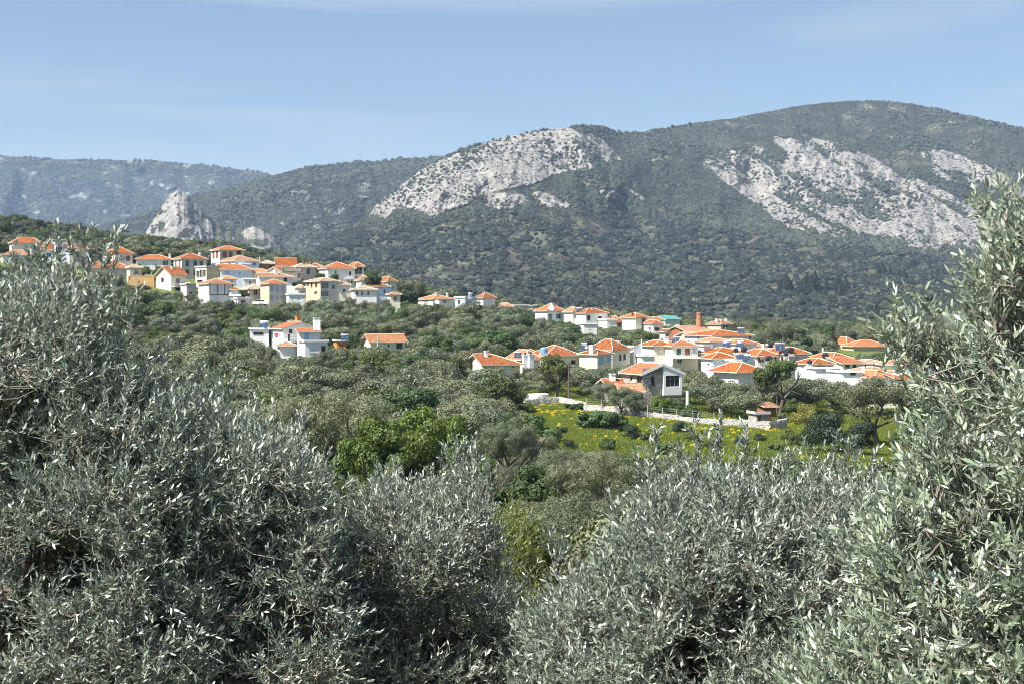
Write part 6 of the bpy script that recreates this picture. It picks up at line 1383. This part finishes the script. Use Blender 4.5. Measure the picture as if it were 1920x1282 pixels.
near_olive('B', 'lower grey olive tree right beside the tall left one', 9.3, 1.1, 9.0, 480, 12, sprigs=[(312,760,309,665),(355,750,366,700),(425,760,433,710),(395,760,398,715),(475,810,478,765),(555,830,560,790)], voids=[(560,1190,50),(500,1010,35),(640,1120,45)], bare_limbs=[(.02,[(520,1240,.3),(565,1190,.0),(600,1130,.2)]),(.008,[(330,970,-.2),(420,965,-.45),(480,985,-.3)]),(.008,[(300,930,-.3),(345,905,-.5),(390,900,-.4)])])
near_olive('C', 'silvery olive tree in the middle with one taller sprig at its top', 10.6, 1.1, 9.0, 800, 13, sprigs=[(862,890,859,832),(845,880,838,846),(880,890,890,850),(655,960,650,905),(740,910,742,872)], voids=[(830,1190,80),(700,1080,35),(900,1090,50)], bare_limbs=[(.035,[(780,1290,.2),(800,1220,.0),(850,1190,.0),(905,1195,.1),(950,1150,.3)]),(.02,[(850,1190,0),(835,1120,.1),(870,1060,.3)]),(.016,[(700,1120,.1),(690,1060,0),(715,1000,.2)])], leafL=0.044)
near_olive('E', 'wide grey olive tree of upright sprigs below the flower meadow', 8.9, 1.1, 9.0, 1350, 14, sprigs=[(1226,910,1229,815),(1212,920,1200,860),(1310,890,1308,805),(1345,880,1351,795),(1395,890,1401,812),(1470,910,1467,850),(1565,910,1568,828),(1592,910,1597,845),(1632,910,1630,860),(1520,900,1522,850),(1160,990,1150,935),(1042,1080,1040,1010),(1280,890,1275,845)], voids=[(1480,1065,45),(1300,1255,70),(1130,1200,45),(1380,1150,35)], bare_limbs=[(.02,[(1250,1300,.2),(1300,1250,0),(1340,1210,.2)]),(.007,[(1230,1195,-.5),(1300,1190,-.6),(1345,1215,-.5)]),(.007,[(1290,1100,-.3),(1315,1160,-.6),(1345,1195,-.5)]),(.007,[(1440,1080,-.3),(1455,1140,-.5),(1450,1200,-.4)])])
near_olive('R', 'nearest olive tree at the right edge with large pale green leaves', 4.9, 0.62, 6.5, 1900, 15, mat='leaf_right', side=-0.35, clump=3.2, slen=(0.09, 0.2), K=16, thr=0.47, wl=0.26, leafL=0.043, fork_v=1420, sprigs=[(1735,640,1662,585),(1745,640,1732,565),(1720,690,1655,640),(1845,420,1842,382),(1893,410,1896,365),(1700,720,1660,700)], voids=[(1790,1080,55),(1900,1190,50),(1650,1180,40)], bare_limbs=[(.009,[(1960,880,.1),(1890,780,0),(1830,730,.1)]),(.010,[(1940,1300,.1),(1880,1190,0),(1800,1080,0),(1740,1010,.1)]),(.005,[(1700,1080,-.3),(1780,1010,-.4),(1830,980,-.3)]),(.005,[(1900,640,-.2),(1850,600,-.25),(1790,570,-.15)])])
near_olive('Y', 'yellow green leafy shrub in the gap right of the silvery middle olive', 13.6, 0.7, 4.5, 960, 16, mat='leaf_yellow', name='shrub', poly=[(900,1400),(905,1080),(925,985),(950,950),(985,945),(1012,1000),(1030,1090),(1050,1400)], fork_v=1380, wl=0.3)
# ------------------------------------------------------------------ air
def haze():
    m = bpy.data.materials.new('haze'); m.use_nodes = True; n = m.node_tree.nodes; n.clear(); out = n.new('ShaderNodeOutputMaterial'); v = n.new('ShaderNodeVolumePrincipled')
    v.inputs['Color'].default_value = (0.50, 0.68, 1.0, 1); v.inputs['Density'].default_value = HAZE; v.inputs['Anisotropy'].default_value = 0.1
    m.node_tree.links.new(v.outputs[0], out.inputs['Volume']); MATS['haze'] = m
    zt = float(M3.Pt[..., 2].max())+60; b = MB(); b.box(-7500, -7500, -33, 7500, 7500, zt); tag(b.build('haze', 'haze'), 'thin blue air between the valley and the mountains', kind='stuff')
HAZE = 0.000070
haze()
print('total objects', len(S.objects))
